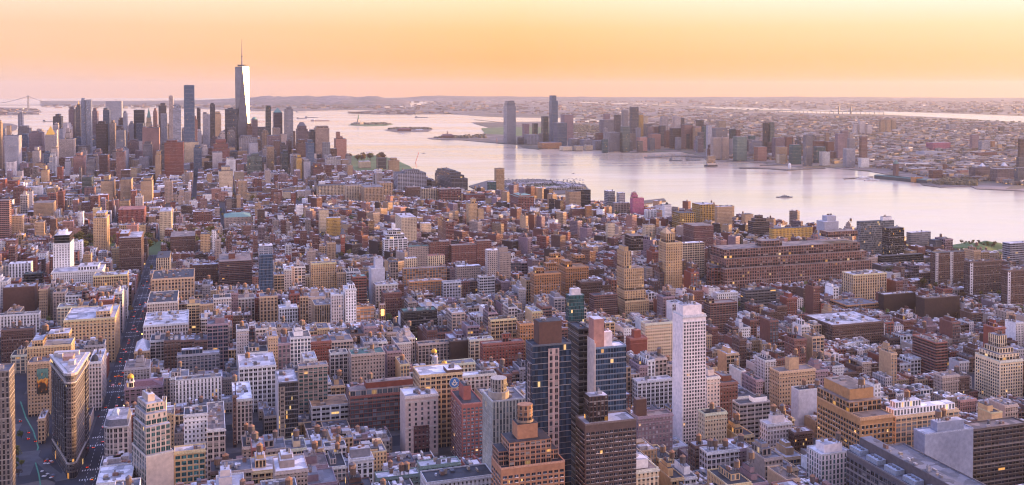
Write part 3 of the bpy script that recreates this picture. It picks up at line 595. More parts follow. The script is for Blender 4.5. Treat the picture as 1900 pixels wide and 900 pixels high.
L(800, 806, 882, 680, 'h', 40, OB, 'white banded department store with twin gold domes', lab='long cream store building carrying twin gold-domed corner turrets', col='cream', sty='w', roof='grey', vis=700, top=[('drum', (.0, .1, .0, .25), 9, 'white'), ('drum', (.22, .32, .0, .25), 3, 'white')], cl=5)
L(845, 850, 921, 700, 'h', 40, OB, 'long silver roof with glass skylight', col='lime', sty='w', roof='white', vis=722, cl=8, tiers=[(.55, .95, .1, .4, 3, dict(sty='c', gl='l', col='silver'))])
L(908, 911, 958, 595, 'h', 58, OB, 'buff gridded office with large dark panes', col='buff', sty='g', roof='grey', vis=640)
L(892, 896, 972, 640, 'h', 44, OB, 'red brick loft with square turret', col='red', sty='p', roof='brown', vis=672, tiers=[(.5, .7, .2, .6, 9)])
L(962, 965, 990, 603, 'h', 55, AT, 'orange-red brick block with rooftop hut', col='orange', roof='brown', vis=640)
# ---- near, centre-right
L(912, 930, 1048, 872, 'h', 84, AT, 'orange tower', lab='orange brick apartment tower with corner balconies and round roof tank house', col=(.36, .18, .10), sty='b', gl='d', roof='tar', vis=900, lit=.01, tiers=[(.0, .22, .25, .9, 9, dict(side=1)), (.14, .8, .1, .95, 15), (.72, .95, .3, .95, 6, dict(z=84.3, side=1)), (.3, .62, .3, .8, 9, dict(sty='n'))], top=[('drum', (.34, .58, .36, .74), 11, (.33, .18, .10), 'p'), ('drum', (.33, .59, .35, .75), 1.5, (.30, .22, .15))], cl=4, pw=(3.6, 3.1, 2.5, 1.5, 0, .5, 'ne'))
L(975, 988, 1060, 644, 'h', 150, OB, 'stripe tower', lab='dark blue glass tower with pinkish stone window stripe and brown roof box', col=(.05, .06, .08), sty='c', gl=('b'), roof='tar', vis=890, tiers=[(.2, .78, .15, .9, 15, dict(col='brown', sty='n'))], lit=.006, cl=2)
L(1070, 1074, 1092, 613, 'h', 150, OB, 'black slab', lab='narrow matt black slab attached left of the white-flanked glass tower', col='black', sty='r', gl='k', roof='tar', vis=760, lit=0, cl=1, dep=22)
L(1092, 1103, 1162, 648, 'h', 140, OB, 'blue tower', lab='sky-reflecting blue glass tower with white flank wall and beige roof block', col=(.10, .16, .24), sty='c', gl='b', roof='white', vis=765, lit=.004, tiers=[(.0, .32, .1, .9, 20, dict(col='pink', sty='n')), (.36, .62, .3, .8, 10, dict(col='pale', sty='n', z=140.3))], cl=3)
L(1068, 1086, 1181, 790, 'h', 100, OB, 'bronze tower', lab='dark bronze office tower with fine window grid and angled louvre penthouse', col=(.11, .075, .065), sty='b', gl='d', roof='silver', vis=900, lit=.006, tiers=[(.12, .48, .2, .75, 17, dict(sty='v', gl='k', col='dbrown'))], cl=5, pw=(3.2, 3.2, 2.4, 1.6, 0, .4, 'ne'))
L(1248, 1267, 1310, 588, 'b', 840, AT, 'white slab', lab='tall plain white slab tower with eight columns of small square windows', col=(.78, .71, .69), sty='p', roof='silver', vis=835, blank=0, tiers=[(.05, .85, .1, .8, 9, dict(sty='n'))], tanks=2, cl=2, pw=(2.7, 3.05, 1.5, 1.7, 3, .6, 'n'))
L(1176, 1183, 1248, 710, 'b', 768, OB, 'white loft with big gridded windows', col='white', sty='g', roof='silver', vis=760, cl=6)
L(1180, 1184, 1248, 776, 'h', 45, OB, 'grey-brown hotel block with brick bulkhead', col='mauve', sty='p', gl='w', roof='brown', vis=822, tiers=[(.0, .3, .3, .8, 14, dict(col='brown', sty='n'))])
L(1191, 1198, 1248, 602, 'h', 62, AT, 'cream apartment block with dotted windows', col='cream', sty='p', roof='brown', vis=650)
L(1163, 1170, 1201, 630, 'h', 52, AT, 'plain deep-red stepped block', col='red', sty='p', roof='red', vis=655, tiers=[(.3, .7, .3, .9, 8, dict(sty='n'))], win=2)
L(1126, 1150, 1222, 880, 'h', 58, OB, 'beige block with white open roof frames', col='cream', sty='p', roof='brown', vis=900, tiers=[(.1, .8, .2, .8, 6, dict(sty='n', col='white', roof='white'))], top=('drum', (.4, .6, .4, .75), 6, 'silver'))
L(1305, 1308, 1349, 770, 'h', 44, OB, 'pale gabled loft with yellow attic', col='cream', sty='p', roof='tar', vis=815, tanks=1)
L(1366, 1372, 1429, 752, 'h', 42, OB, 'slate-grey modern block with ribbon windows', col='grey', sty='r', roof='tar', vis=795, tiers=[(.5, .95, .2, .8, 4, dict(col='white', sty='n'))])
L(1308, 1312, 1371, 842, 'h', 36, OB, 'white loft with round-arched top windows', col='pale', sty='w', roof='silver', vis=880, tanks=3)
L(1284, 1290, 1322, 830, 'h', 30, OB, 'low dark brick with silver roof', col='brown', roof='silver', vis=870, tanks=1)
# ---- near, right
L(1516, 1597, 1657, 778, 'h', 70, WH, 'orange loft', lab='big orange brick loft with ranks of grouped windows and dark penthouse', col=(.43, .24, .11), sty='w', gl='k', roof='brown', vis=820, tiers=[(.0, 1.0, .25, 1., 8), (.15, .9, .35, .95, 8, dict(sty='n'))], tanks=1, pw=(3.4, 4.1, 2.2, 2.3, 0, .5, 'ne'), lit=0)
L(1650, 1662, 1779, 775, 'h', 60, OB, 'tan block', lab='broad tan stone block topped by white terraced penthouses', col='tan', sty='g', gl='g', roof='white', vis=830, tiers=[(.0, .97, .2, .95, 5, dict(col='white', sty='p')), (.05, .45, .35, .9, 5, dict(col='white', sty='p'))], tanks=1)
L(1809, 1856, 1898, 672, 'b', 752, AT, 'cream tower', lab='tall cream apartment tower with stepped crown near the right edge', col='cream', sty='p', roof='grey', vis=742, tiers=[(.08, .95, .1, .9, 6), (.2, .8, .2, .8, 5), (.25, .62, .3, .7, 12, dict(sty='v'))], pw=(3.0, 3.2, 1.5, 1.8, 3, .6, 'ne'), lit=0)
L(1693, 1737, 1758, 638, 'b', 712, AT, 'red slab', lab='red-orange brick slab apartments with balconies, warm-lit long side', col='red', sty='b', roof='brown', vis=690)
L(1428, 1446, 1513, 692, 'b', 768, AT, 'tan turret tower', lab='tan brick tower with square turret on its roof, dotted with small windows', col='tan', sty='p', roof='brown', vis=755, tiers=[(.35, .62, .3, .7, 12, dict(sty='n'))], tanks=2)
L(1474, 1482, 1531, 726, 'h', 38, OB, 'plain pale blue-grey wall with green glass strip', col='silver', sty='n', roof='tar', vis=765, tanks=2)
L(1414, 1424, 1469, 790, 'h', 36, OB, 'white-grey loft with rooftop tanks', col='pale', sty='p', roof='silver', vis=835, tanks=2, tiers=[(.3, .8, .3, .8, 6, dict(sty='n'))])
L(1497, 1524, 1579, 846, 'h', 45, OB, 'white and teal banded tower', col='pale', sty='v', gl='t', roof='white', vis=900, tiers=[(.2, .8, .2, .8, 6, dict(sty='n'))], tanks=1)
L(1469, 1474, 1508, 805, 'h', 30, OB, 'brown loft with amber arches', col='brown', sty='p', roof='silver', vis=835, lit=.08)
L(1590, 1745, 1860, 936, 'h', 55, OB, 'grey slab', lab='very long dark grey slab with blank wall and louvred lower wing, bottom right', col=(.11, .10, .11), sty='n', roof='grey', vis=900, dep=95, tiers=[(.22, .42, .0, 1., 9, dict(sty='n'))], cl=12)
L(1708, 1716, 1806, 808, 'h', 62, OB, 'blue-grey block', lab='windowless blue-grey block carrying two large wooden water tanks', col=(.24, .28, .38), sty='n', roof='silver', vis=832, tanks=2, tiers=[(.3, .85, .2, .8, 7)])
L(1775, 1800, 1905, 800, 'h', 55, OB, 'scaffold-netted dark brown block', col='dbrown', sty='r', roof='brown', vis=880, cl=5)
L(1814, 1840, 1860, 768, 'h', 45, OB, 'small tan stepped building with plain walls', col='buff', sty='n', roof='tar', vis=790, tiers=[(.0, .5, .3, 1., 5)])
L(1536, 1545, 1640, 605, 'h', 26, AT, 'brown apartment block with pale courtyards', col='brown', sty='q', roof='silver', vis=640, dep=60)
L(1742, 1748, 1780, 700, 'h', 30, AT, 'tan-brown corner block', col='stone', sty='q', roof='brown', vis=722)
L(1776, 1782, 1812, 745, 'h', 25, OB, 'pinkish block above traffic', col='pink', sty='q', roof='silver', vis=770)
# ---- middle, left
L(98, 130, 137, 452, 'h', 90, OB, 'white tower', lab='white gridded tower with a dark glass crown, left of centre street', col='white', sty='p', roof='white', vis=500, tiers=[(.05, .95, .1, .95, 12, dict(sty='c', col='black', gl='k')), (.25, .7, .3, .8, 5, dict(sty='n'))])
L(95, 190, 196, 502, 'h', 55, OB, 'long white office with stepped roof', col='white', sty='p', roof='silver', vis=524, tiers=[(.5, .9, .2, .9, 5)])
L(173, 236, 239, 510, 'h', 55, OB, 'sand-coloured office with tall piers', col='buff', sty='w', roof='silver', tanks=1, vis=532)
L(16, 57, 61, 488, 'h', 50, OB, 'bright white cube-like loft', col='white', sty='w', roof='white', vis=515)
L(44, 78, 81, 508, 'h', 45, OB, 'black glass block with green sheen', col='black', sty='c', gl='k', roof='dgreen', vis=525)
L(5, 64, 70, 532, 'h', 45, OB, 'blank maroon brick wall', col='brown', sty='n', roof='silver', vis=570)
L(72, 88, 93, 537, 'b', 600, OB, 'thin tan tower with ornate top', col='tan', sty='p', roof='red', vis=600)
L(-5, 73, 76, 582, 'h', 42, OB, 'white arcaded office with colonnade floors', col='white', sty='w', roof='tar', vis=618)
L(173, 198, 203, 404, 'h', 80, AT, 'cream stepped apartment tower', col='buff', sty='q', roof='cream' if 0 else 'silver', vis=455, tiers=[(.15, .9, .1, .9, 8)])
L(221, 262, 279, 440, 'h', 65, AT, 'tall brown brick block by the avenue', col='brown', sty='p', roof='silver', vis=500, tiers=[(.0, .4, .2, .9, 5, dict(sty='n'))])
L(219, 268, 276, 388, 'h', 45, 'library', 'library', lab='dark red sandstone library block with vertical slots above the park trees', col=(.30, .09, .07), sty='v', gl='k', roof='red', vis=412)
L(281, 360, 363, 515, 'h', 55, OB, 'broad beige loft with arched top floor', col='tan', sty='w', roof='tar', tanks=1, vis=556)
L(273, 329, 332, 560, 'h', 52, OB, 'grey-beige cornice loft', col='lime', sty='w', roof='tar', vis=588)
L(266, 349, 351, 600, 'h', 46, OB, 'wide pale limestone loft', col='lime', sty='w', roof='silver', vis=622)
L(-12, 17, 21, 372, 'h', 95, AT, 'tall peach-coloured apartment slab', col='pink', sty='r', roof='brown', vis=440)
L(21, 42, 45, 400, 'h', 60, AT, 'tan loft beside the peach slab', col='tan', sty='p', roof='silver', vis=430)
L(62, 98, 104, 376, 'h', 50, AT, 'orange-lit wide apartment slab', col='tan', sty='q', roof='brown', vis=398)
L(372, 390, 393, 434, 'h', 48, AT, 'golden tan block', col='buff', sty='q', roof='tar', vis=460)
L(316, 362, 366, 438, 'h', 42, AT, 'maroon block with red rooftop huts', col='brown', sty='q', roof='brown', vis=465)
L(357, 404, 408, 490, 'h', 42, AT, 'long maroon apartment block', col='brown', sty='q', roof='silver', vis=520)
L(404, 407, 467, 486, 'h', 52, AT, 'red-striped brown apartments', col='brick', sty='b', roof='brown', vis=530, tiers=[(.3, .5, .3, .7, 8, dict(sty='n'))])
L(296, 318, 326, 392, 'h', 62, AT, 'beige tower with pale blue roof', col='cream', sty='p', roof='silver', vis=412)
L(290, 315, 345, 478, 'h', 42, OB, 'cream blank-sided loft', col='cream', sty='w', roof='tar', vis=498)
L(358, 394, 397, 392, 'h', 38, 'townhouse', 'maroon hall with glazed roof', col='brick', sty='p', roof='silver', vis=410)
L(387, 390, 435, 402, 'h', 30, 'hall', 'white and brick hall', col='white', roof='red', vis=420) if 0 else None
L(413, 416, 466, 404, 'h', 26, 'hall', 'green-roofed hall', lab='low hall with long pale green copper roof behind olive trees', col='stone', sty='p', roof='green', vis=412, near=False, cl=0, top=('hip', None, 5, 'green'))
# ---- middle, centre
L(480, 481, 506, 474, 'h', 84, OB, 'blue tower', lab='pale-topped blue glass tower with patterned lower floors', col='blue', sty='c', gl='b', roof='white', vis=545, tiers=[(.0, 1., .0, 1., 13, dict(col='silver', gl='l', sty='r'))], lit=.002)
L(480, 482, 515, 552, 'h', 52, OB, 'tan loft with arcaded crown', col='tan', sty='w', roof='grey', vis=600, tanks=2)
L(516, 518, 552, 573, 'h', 45, OB, 'bright white loft with arched bays', col='white', sty='w', roof='white', vis=600, tiers=[(.4, .65, .4, .8, 6, dict(sty='n'))])
L(576, 578, 624, 490, 'h', 55, OB, 'honey-coloured loft with attic windows', col='buff', sty='q', roof='grey', vis=535)
L(578, 584, 623, 568, 'h', 52, OB, 'loft with round-arched gable front', col='tan', sty='v', roof='grey', vis=600)
L(613, 615, 637, 548, 'h', 70, AT, 'twin white left', lab='white apartment tower with dark window columns, the left of a joined pair', col='pale', sty='p', roof='white', vis=597)
L(636, 641, 661, 538, 'h', 76, AT, 'twin white right', lab='taller white apartment tower with plain shaft, the right of a joined pair', col='white', sty='p', roof='white', vis=597, tiers=[(.3, .9, .1, .7, 5)])
L(660, 662, 694, 572, 'h', 50, AT, 'orange brick loft with pale windows', col='orange', sty='g', gl='w', roof='brown', vis=596)
L(651, 655, 680, 515, 'h', 48, AT, 'dark red brick block with flared roof', col='red', sty='g', gl='d', roof='green', vis=565)
L(684, 689, 714, 500, 'h', 52, OB, 'blue-grey modern block with plain side', col='silver', sty='n', roof='silver', vis=540, tiers=[(.35, .95, .3, .9, 14, dict(sty='n'))])
L(709, 713, 756, 445, 'h', 48, AT, 'white ziggurat of terraced apartments', col='white', sty='r', roof='white', vis=462, tiers=[(.1, .9, .2, .95, 8), (.2, .75, .3, .9, 8), (.38, .52, .4, .7, 10, dict(sty='n'))])
L(732, 745, 773, 404, 'h', 62, AT, 'cream-sided slab', lab='apartment slab with dark brown flank and bright cream front', col='cream', sty='q', roof='silver', vis=432)
L(808, 828, 842, 412, 'h', 70, AT, 'red-orange tower', lab='red-orange brick apartment tower with stepped top in the low-rise quarter', col='red', sty='b', roof='brown', vis=442, tiers=[(.1, .6, .2, .8, 6)])
L(591, 593, 610, 390, 'h', 50, AT, 'cream tower above the trees', col='cream', sty='q', roof='brown', vis=412)
L(605, 607, 632, 405, 'h', 55, AT, 'gold tower with blue roofline', col='yellow', sty='q', roof='silver', vis=432)
L(746, 749, 829, 500, 'h', 42, OB, 'long orange brick school-like block', col='orange', sty='g', gl='g', roof='brown', vis=520, tanks=0)
L(756, 760, 822, 524, 'h', 38, OB, 'lower orange brick wing', col='orange', sty='g', gl='g', roof='silver', vis=540)
L(757, 759, 796, 458, 'h', 52, AT, 'olive-brown apartment house', col='stone', sty='q', roof='dgreen', vis=495)
L(793, 797, 834, 450, 'h', 58, AT, 'maroon apartment complex with turret', col='brick', sty='q', roof='brown', vis=485, tiers=[(.2, .5, .2, .7, 6)])
L(834, 838, 884, 456, 'h', 52, AT, 'maroon apartment wing', col='brick', sty='q', roof='brown', vis=485)
L(880, 885, 912, 448, 'h', 56, AT, 'tall maroon corner block', col='brick', sty='q', roof='brown', vis=495)
L(900, 905, 926, 465, 'h', 66, AT, 'pale grey slim block', col='lime', sty='q', roof='white', vis=510)
L(925, 927, 948, 470, 'h', 66, AT, 'stone-grey apartment block', col='stone', sty='q', roof='grey', vis=515, tiers=[(.0, .8, .3, .9, 8, dict(sty='n'))])
L(821, 823, 855, 525, 'h', 38, OB, 'steel-grey loft with wide windows', col='silver', sty='g', gl='d', roof='grey', vis=552)
L(845, 848, 892, 495, 'h', 42, OB, 'long stone loft with cornice', col='stone', sty='p', roof='white', vis=515)
L(886, 890, 918, 515, 'h', 40, OB, 'white modern infill with ribbon windows', col='white', sty='r', roof='silver', vis=545)
L(720, 724, 739, 487, 'h', 42, OB, 'narrow grey gabled loft', col='stone', sty='w', roof='tar', vis=518)
L(793, 795, 825, 475, 'h', 45, AT, 'cream block with red rooftop hut', col='cream', sty='p', roof='red', vis=492)
L(750, 753, 774, 480, 'h', 45, AT, 'cream corner apartment', col='cream', sty='p', roof='silver', vis=495)
L(743, 749, 811, 580, 'h', 40, WH, 'black loft', lab='black-painted loft block with green rooftop planting beside the avenue', col='black', sty='g', roof='dgreen', vis=604)
L(707, 712, 745, 545, 'h', 36, OB, 'red-brown corner loft', col='brick', sty='p', roof='tar', vis=575)
L(692, 697, 738, 530, 'h', 34, OB, 'mansard-roofed stone corner', col='lime', sty='w', roof='silver', vis=548)
# ---- middle, right
L(984, 992, 1040, 510, 'h', 62, AT, 'honey orange stepped apartments', lab='orange-brown stepped apartments with castle-like roofline', col='orange', sty='p', roof='wood', vis=545, tiers=[(.1, .4, .2, .9, 8), (.5, .95, .3, .95, 5)])
L(1012, 1018, 1047, 480, 'h', 70, AT, 'rust-orange turreted apartments', col='orange', sty='p', roof='wood', vis=505, tiers=[(.2, .8, .2, .9, 6)])
L(1036, 1050, 1092, 498, 'h', 66, AT, 'twin-terraced orange-brown apartments', col='orange', sty='p', roof='wood', vis=545, tiers=[(.05, .35, .2, .9, 8), (.55, .95, .3, .95, 7)])
L(1050, 1056, 1084, 550, 'h', 66, OB, 'teal tower', lab='slim teal glass tower with a white skyward roof sculpture', col='teal', sty='c', gl='t', roof='white', vis=600, tiers=[(.2, .8, .2, .8, 8, dict(col='pale', sty='n'))], lit=.02)
L(1068, 1078, 1118, 525, 'h', 48, AT, 'deep maroon brick block', col='brown', sty='q', roof='brown', vis=560)
L(1093, 1102, 1146, 550, 'h', 40, AT, 'maroon apartment house behind buttresses', col='brick', sty='b', roof='tar', vis=580)
L(1144, 1160, 1204, 560, 'b', 597, AT, 'stepped tower', lab='tall stepped buff tower with dark buttressed crown and ragged top', col='buff', sty='p', roof='brown', vis=588, top=None, cl=0, tiers=[(.0, .88, .05, 1, 14), (.0, .82, .1, 1, 30), (.0, .3, .12, .95, 24, dict(sty='v')), (.31, .8, .13, .95, 20, dict(sty='v', gl='k', col='dbrown', side=1)), (.05, .2, .2, .9, 6, dict(sty='n'))])
L(1222, 1236, 1266, 452, 'h', 88, AT, 'pointed tower', lab='buff brick tower with dark peaked notch near the top', col='buff', sty='p', roof='brown', vis=500, tiers=[(.05, .6, .1, .9, 14, dict(sty='v'))], top=('pyr', (.05, .4, .1, .9), 8, 'buff'))
L(1255, 1262, 1307, 452, 'h', 60, OB, 'cream gridded office with blue roof plant', col='cream', sty='g', roof='white', vis=478)
L(1268, 1288, 1324, 420, 'h', 62, AT, 'large dark maroon apartment block', col=(.17, .07, .065), sty='q', roof='brown', vis=455)
L(1247, 1262, 1290, 396, 'h', 52, AT, 'yellow artists block', lab='yellow brick warehouse apartments with dark mansard, front wing by the river', col='yellow', sty='w', roof='tar', vis=415)
L(1284, 1300, 1326, 380, 'h', 60, AT, 'taller rear wing in yellow brick', col='yellow', sty='w', roof='silver', vis=395)
L(1327, 1331, 1359, 384, 'h', 62, AT, 'square tan apartment block with slate top', col='tan', sty='q', roof='silver', vis=410)
L(1376, 1383, 1398, 398, 'h', 48, AT, 'golden riverfront block', col='tan', sty='n', roof='tar', vis=412)
L(1388, 1398, 1427, 412, 'h', 42, AT, 'brown ziggurat block', col='brown', sty='r', roof='brown', vis=428, tiers=[(.15, .85, .15, .85, 6), (.3, .7, .3, .7, 6)])
L(1427, 1434, 1508, 425, 'h', 40, WH, 'long yellow warehouse', col='yellow', sty='p', roof='tar', vis=437)
L(1515, 1530, 1556, 412, 'h', 50, 'museum', 'white and blue angular museum', col='silver', sty='n', roof='silver', vis=438, tiers=[(.35, 1, .3, .9, 10)])
L(1333, 1345, 1617, 500, 'h', 38, WH, 'brick warehouse', lab='block-long brown brick warehouse with stepped upper floors and small lit windows', col=(.22, .115, .09), sty='w', roof='brown', vis=525, dep=60, tiers=[(.02, .98, .1, .95, 14), (.02, .95, .2, .9, 14), (.28, .42, .3, .6, 9), (.74, .95, .3, .7, 9)], lit=.012)
L(1305, 1318, 1368, 565, 'h', 48, AT, 'brick apartments with cream balcony lines', col='brick', sty='b', roof='brown', vis=600, tiers=[(.0, .2, .2, .8, 6)])
L(1316, 1320, 1363, 498, 'h', 38, OB, 'red steel and glass loft', col='red', sty='g', gl='d', roof='tar', vis=528)
L(1322, 1330, 1369, 545, 'h', 32, OB, 'white arcade-fronted block', col='white', sty='w', roof='white', vis=562)
L(1374, 1384, 1440, 540, 'h', 34, OB, 'black stepped office', col='dgrey', sty='r', roof='tar', vis=560)
L(1593, 1597, 1659, 412, 'h', 70, 'hotel', 'hotel', lab='concrete and glass hotel slab on stilts with white lift core by the river', col='grey', sty='c', gl='g', roof='tar', vis=450, tiers=[(.68, .95, .2, .8, 7, dict(sty='n', col='white'))], lit=.02)
L(1637, 1650, 1678, 424, 'h', 64, OB, 'black glass tower', col='black', sty='c', gl='k', roof='tar', vis=470, lit=.03)
L(1683, 1690, 1727, 432, 'h', 48, OB, 'grey glass riverside office', col='grey', sty='r', gl='g', roof='silver', vis=452, lit=.05)
L(1630, 1637, 1714, 476, 'h', 26, OB, 'black low glass podium with skylights', col='black', sty='c', gl='k', roof='tar', vis=486)
L(1562, 1583, 1645, 511, 'h', 45, OB, 'perforated facade', lab='cream facade pierced by scattered round windows, grey side walls', col=(.55, .40, .24), sty='w', roof='silver', vis=540)
L(1731, 1736, 1790, 470, 'b', 535, AT, 'slab a', lab='brown brick apartment slab with two white balcony stripes, left of three', col='brown', sty='q', roof='tar', vis=530)
L(1796, 1800, 1859, 487, 'b', 560, AT, 'slab b', lab='brown brick apartment slab with white balcony stripe, middle of three', col='brown', sty='q', roof='tar', vis=552)
L(1866, 1870, 1925, 503, 'b', 580, AT, 'slab c', lab='brown brick apartment slab with white stripe, cut by right frame edge', col='brown', sty='q', roof='tar', vis=565)
L(1860, 1874, 1915, 452, 'h', 58, AT, 'blue-banded brick tower', col='silver', sty='r', roof='silver', vis=480)
L(1631, 1640, 1699, 548, 'h', 30, OB, 'dark-netted block with cream side', col='dbrown', sty='n', roof='silver', vis=574)
L(1699, 1716, 1781, 555, 'h', 34, OB, 'scaffolded block strung with lights', col='dbrown', sty='n', roof='brown', vis=590)
L(1540, 1572, 1631, 568, 'h', 16, 'garage', 'low orange garage ring with grey roof', col='orange', sty='r', roof='grey', vis=572)
L(1124, 1128, 1141, 415, 'h', 48, AT, 'cream-edged maroon slab', col='cream', sty='q', roof='brown', vis=430)
L(1192, 1198, 1216, 418, 'h', 48, AT, 'cream-faced maroon tower', col='cream', sty='q', roof='brown', vis=440)
# ---- river side of the low quarter
L(667, 676, 712, 348, 'h', 52, WH, 'beige printing-house block', col='tan', sty='w', roof='grey', vis=370)
L(640, 643, 667, 345, 'h', 50, WH, 'cream printing-house block', col='cream', sty='w', roof='brown', vis=368)
L(700, 706, 729, 340, 'h', 50, WH, 'tan corner loft', col='tan', sty='w', roof='brown', vis=358)
L(587, 590, 642, 345, 'h', 44, WH, 'long cream loft', col='cream', sty='w', roof='tar', vis=358)
L(729, 738, 791, 322, 'h', 60, OB, 'banded office', lab='grey banded office with many ribbon windows and stepped roof plant', col='silver', sty='r', gl='k', roof='tar', vis=350, tiers=[(.3, .8, .2, .7, 8)])
L(795, 838, 868, 332, 'h', 42, OB, 'riverside terminal', lab='long dark glass riverside terminal with three stepped terraces', col='dgrey', sty='r', gl='k', roof='tar', vis=345, dep=230, tiers=[(.05, .9, .1, 1, 8), (.1, .8, .2, .95, 7), (.2, .6, .3, .8, 4)])
L(779, 783, 811, 350, 'h', 42, OB, 'cream rounded office with dome roof', col='cream', sty='w', roof='silver', vis=366, top=('dome', (.2, .8, .2, .8), 5, 'tar'))
L(811, 816, 856, 352, 'h', 40, WH, 'red brick loft with lit top row', col='red', sty='w', roof='brown', vis=368)
L(751, 756, 781, 348, 'h', 36, WH, 'maroon brick warehouse', col='brown', sty='p', roof='brown', vis=362)
L(859, 864, 900, 362, 'h', 24, WH, 'low red brick warehouse', col='red', sty='p', roof='tar', vis=373)
L(919, 921, 936, 313, 'd', 2950, 'ventilation_tower', 'tan ventilation tower standing at the pier', col='buff', sty='v', roof='tar', vis=328, dep=22)
L(904, 907, 921, 338, 'h', 42, OB, 'slim green glass block', col='teal', sty='c', gl='t', roof='silver', vis=348)
L(926, 962, 991, 366, 'h', 48, WH, 'big brick block', lab='massive red brick block with wide green copper roof near the piers', col=(.29, .10, .07), sty='w', roof='green', vis=380, tiers=[(.1, .9, .1, .9, 3, dict(sty='n', roof='green'))])
L(1049, 1056, 1078, 356, 'h', 58, AT, 'tan tower stepping beside black glass', col='tan', sty='p', roof='tar', vis=374)
L(1066, 1070, 1096, 353, 'h', 60, AT, 'black glass waterfront apartments', col='black', sty='g', gl='d', roof='tar', vis=376)
L(1085, 1088, 1098, 382, 'h', 36, AT, 'bright orange brick corner', col='orange', sty='q', roof='white', vis=398)
L(1058, 1062, 1090, 388, 'h', 28, AT, 'maroon pier-side block', col='brick', sty='q', roof='silver', vis=400)
L(865, 870, 886, 378, 'h', 55, AT, 'sand stepped apartment tower', col='buff', sty='q', roof='brown', vis=398, tiers=[(.4, .9, .2, .8, 10)])
L(884, 887, 898, 388, 'h', 42, AT, 'sand apartment annex', col='buff', sty='q', roof='brown', vis=400)
L(779, 783, 800, 415, 'h', 38, AT, 'small cream gabled block', col='cream', sty='q', roof='silver', vis=428)
L(1121, 1128, 1141, 355, 'h', 60, AT, 'first clear glass riverfront tower', lab='clear glass riverfront tower, the left of a matching pair', col='pale', sty='c', gl='g', roof='white', vis=378)
L(1144, 1149, 1160, 358, 'h', 58, AT, 'second clear glass riverfront tower', lab='clear glass riverfront tower, the right of a matching pair', col='pale', sty='c', gl='g', roof='white', vis=378)
L(1169, 1174, 1195, 368, 'h', 48, AT, 'pink tower', lab='bright pink stepped palazzo tower near the river', col='rose', sty='q', roof='red', vis=395, tiers=[(.0, .5, .2, .8, 8), (.05, .4, .25, .7, 5)])
L(1230, 1233, 1246, 380, 'h', 46, AT, 'white tower with pointed tank house', col='white', sty='q', roof='tar', vis=398, top=('pyr', (.3, .7, .3, .7), 6, 'tar'))
L(1196, 1199, 1218, 390, 'h', 32, WH, 'low white riverside loft', col='white', sty='w', roof='white', vis=400)
L(1136, 1140, 1168, 377, 'h', 34, WH, 'grey-green riverside warehouse', col='stone', sty='w', roof='silver', vis=392)
L(698, 701, 717, 294, 'd', 3850, OB, 'slate banded mid-rise', col='dgrey', sty='r', roof='tar', vis=308)
L(719, 722, 741, 298, 'd', 3700, AT, 'tan stepped apartment hill', col='tan', sty='q', roof='brown', vis=312, tiers=[(.2, .8, .2, .8, 9)])
L(664, 667, 688, 300, 'd', 3900, AT, 'cream riverside apartments', col='cream', sty='q', roof='silver', vis=312)
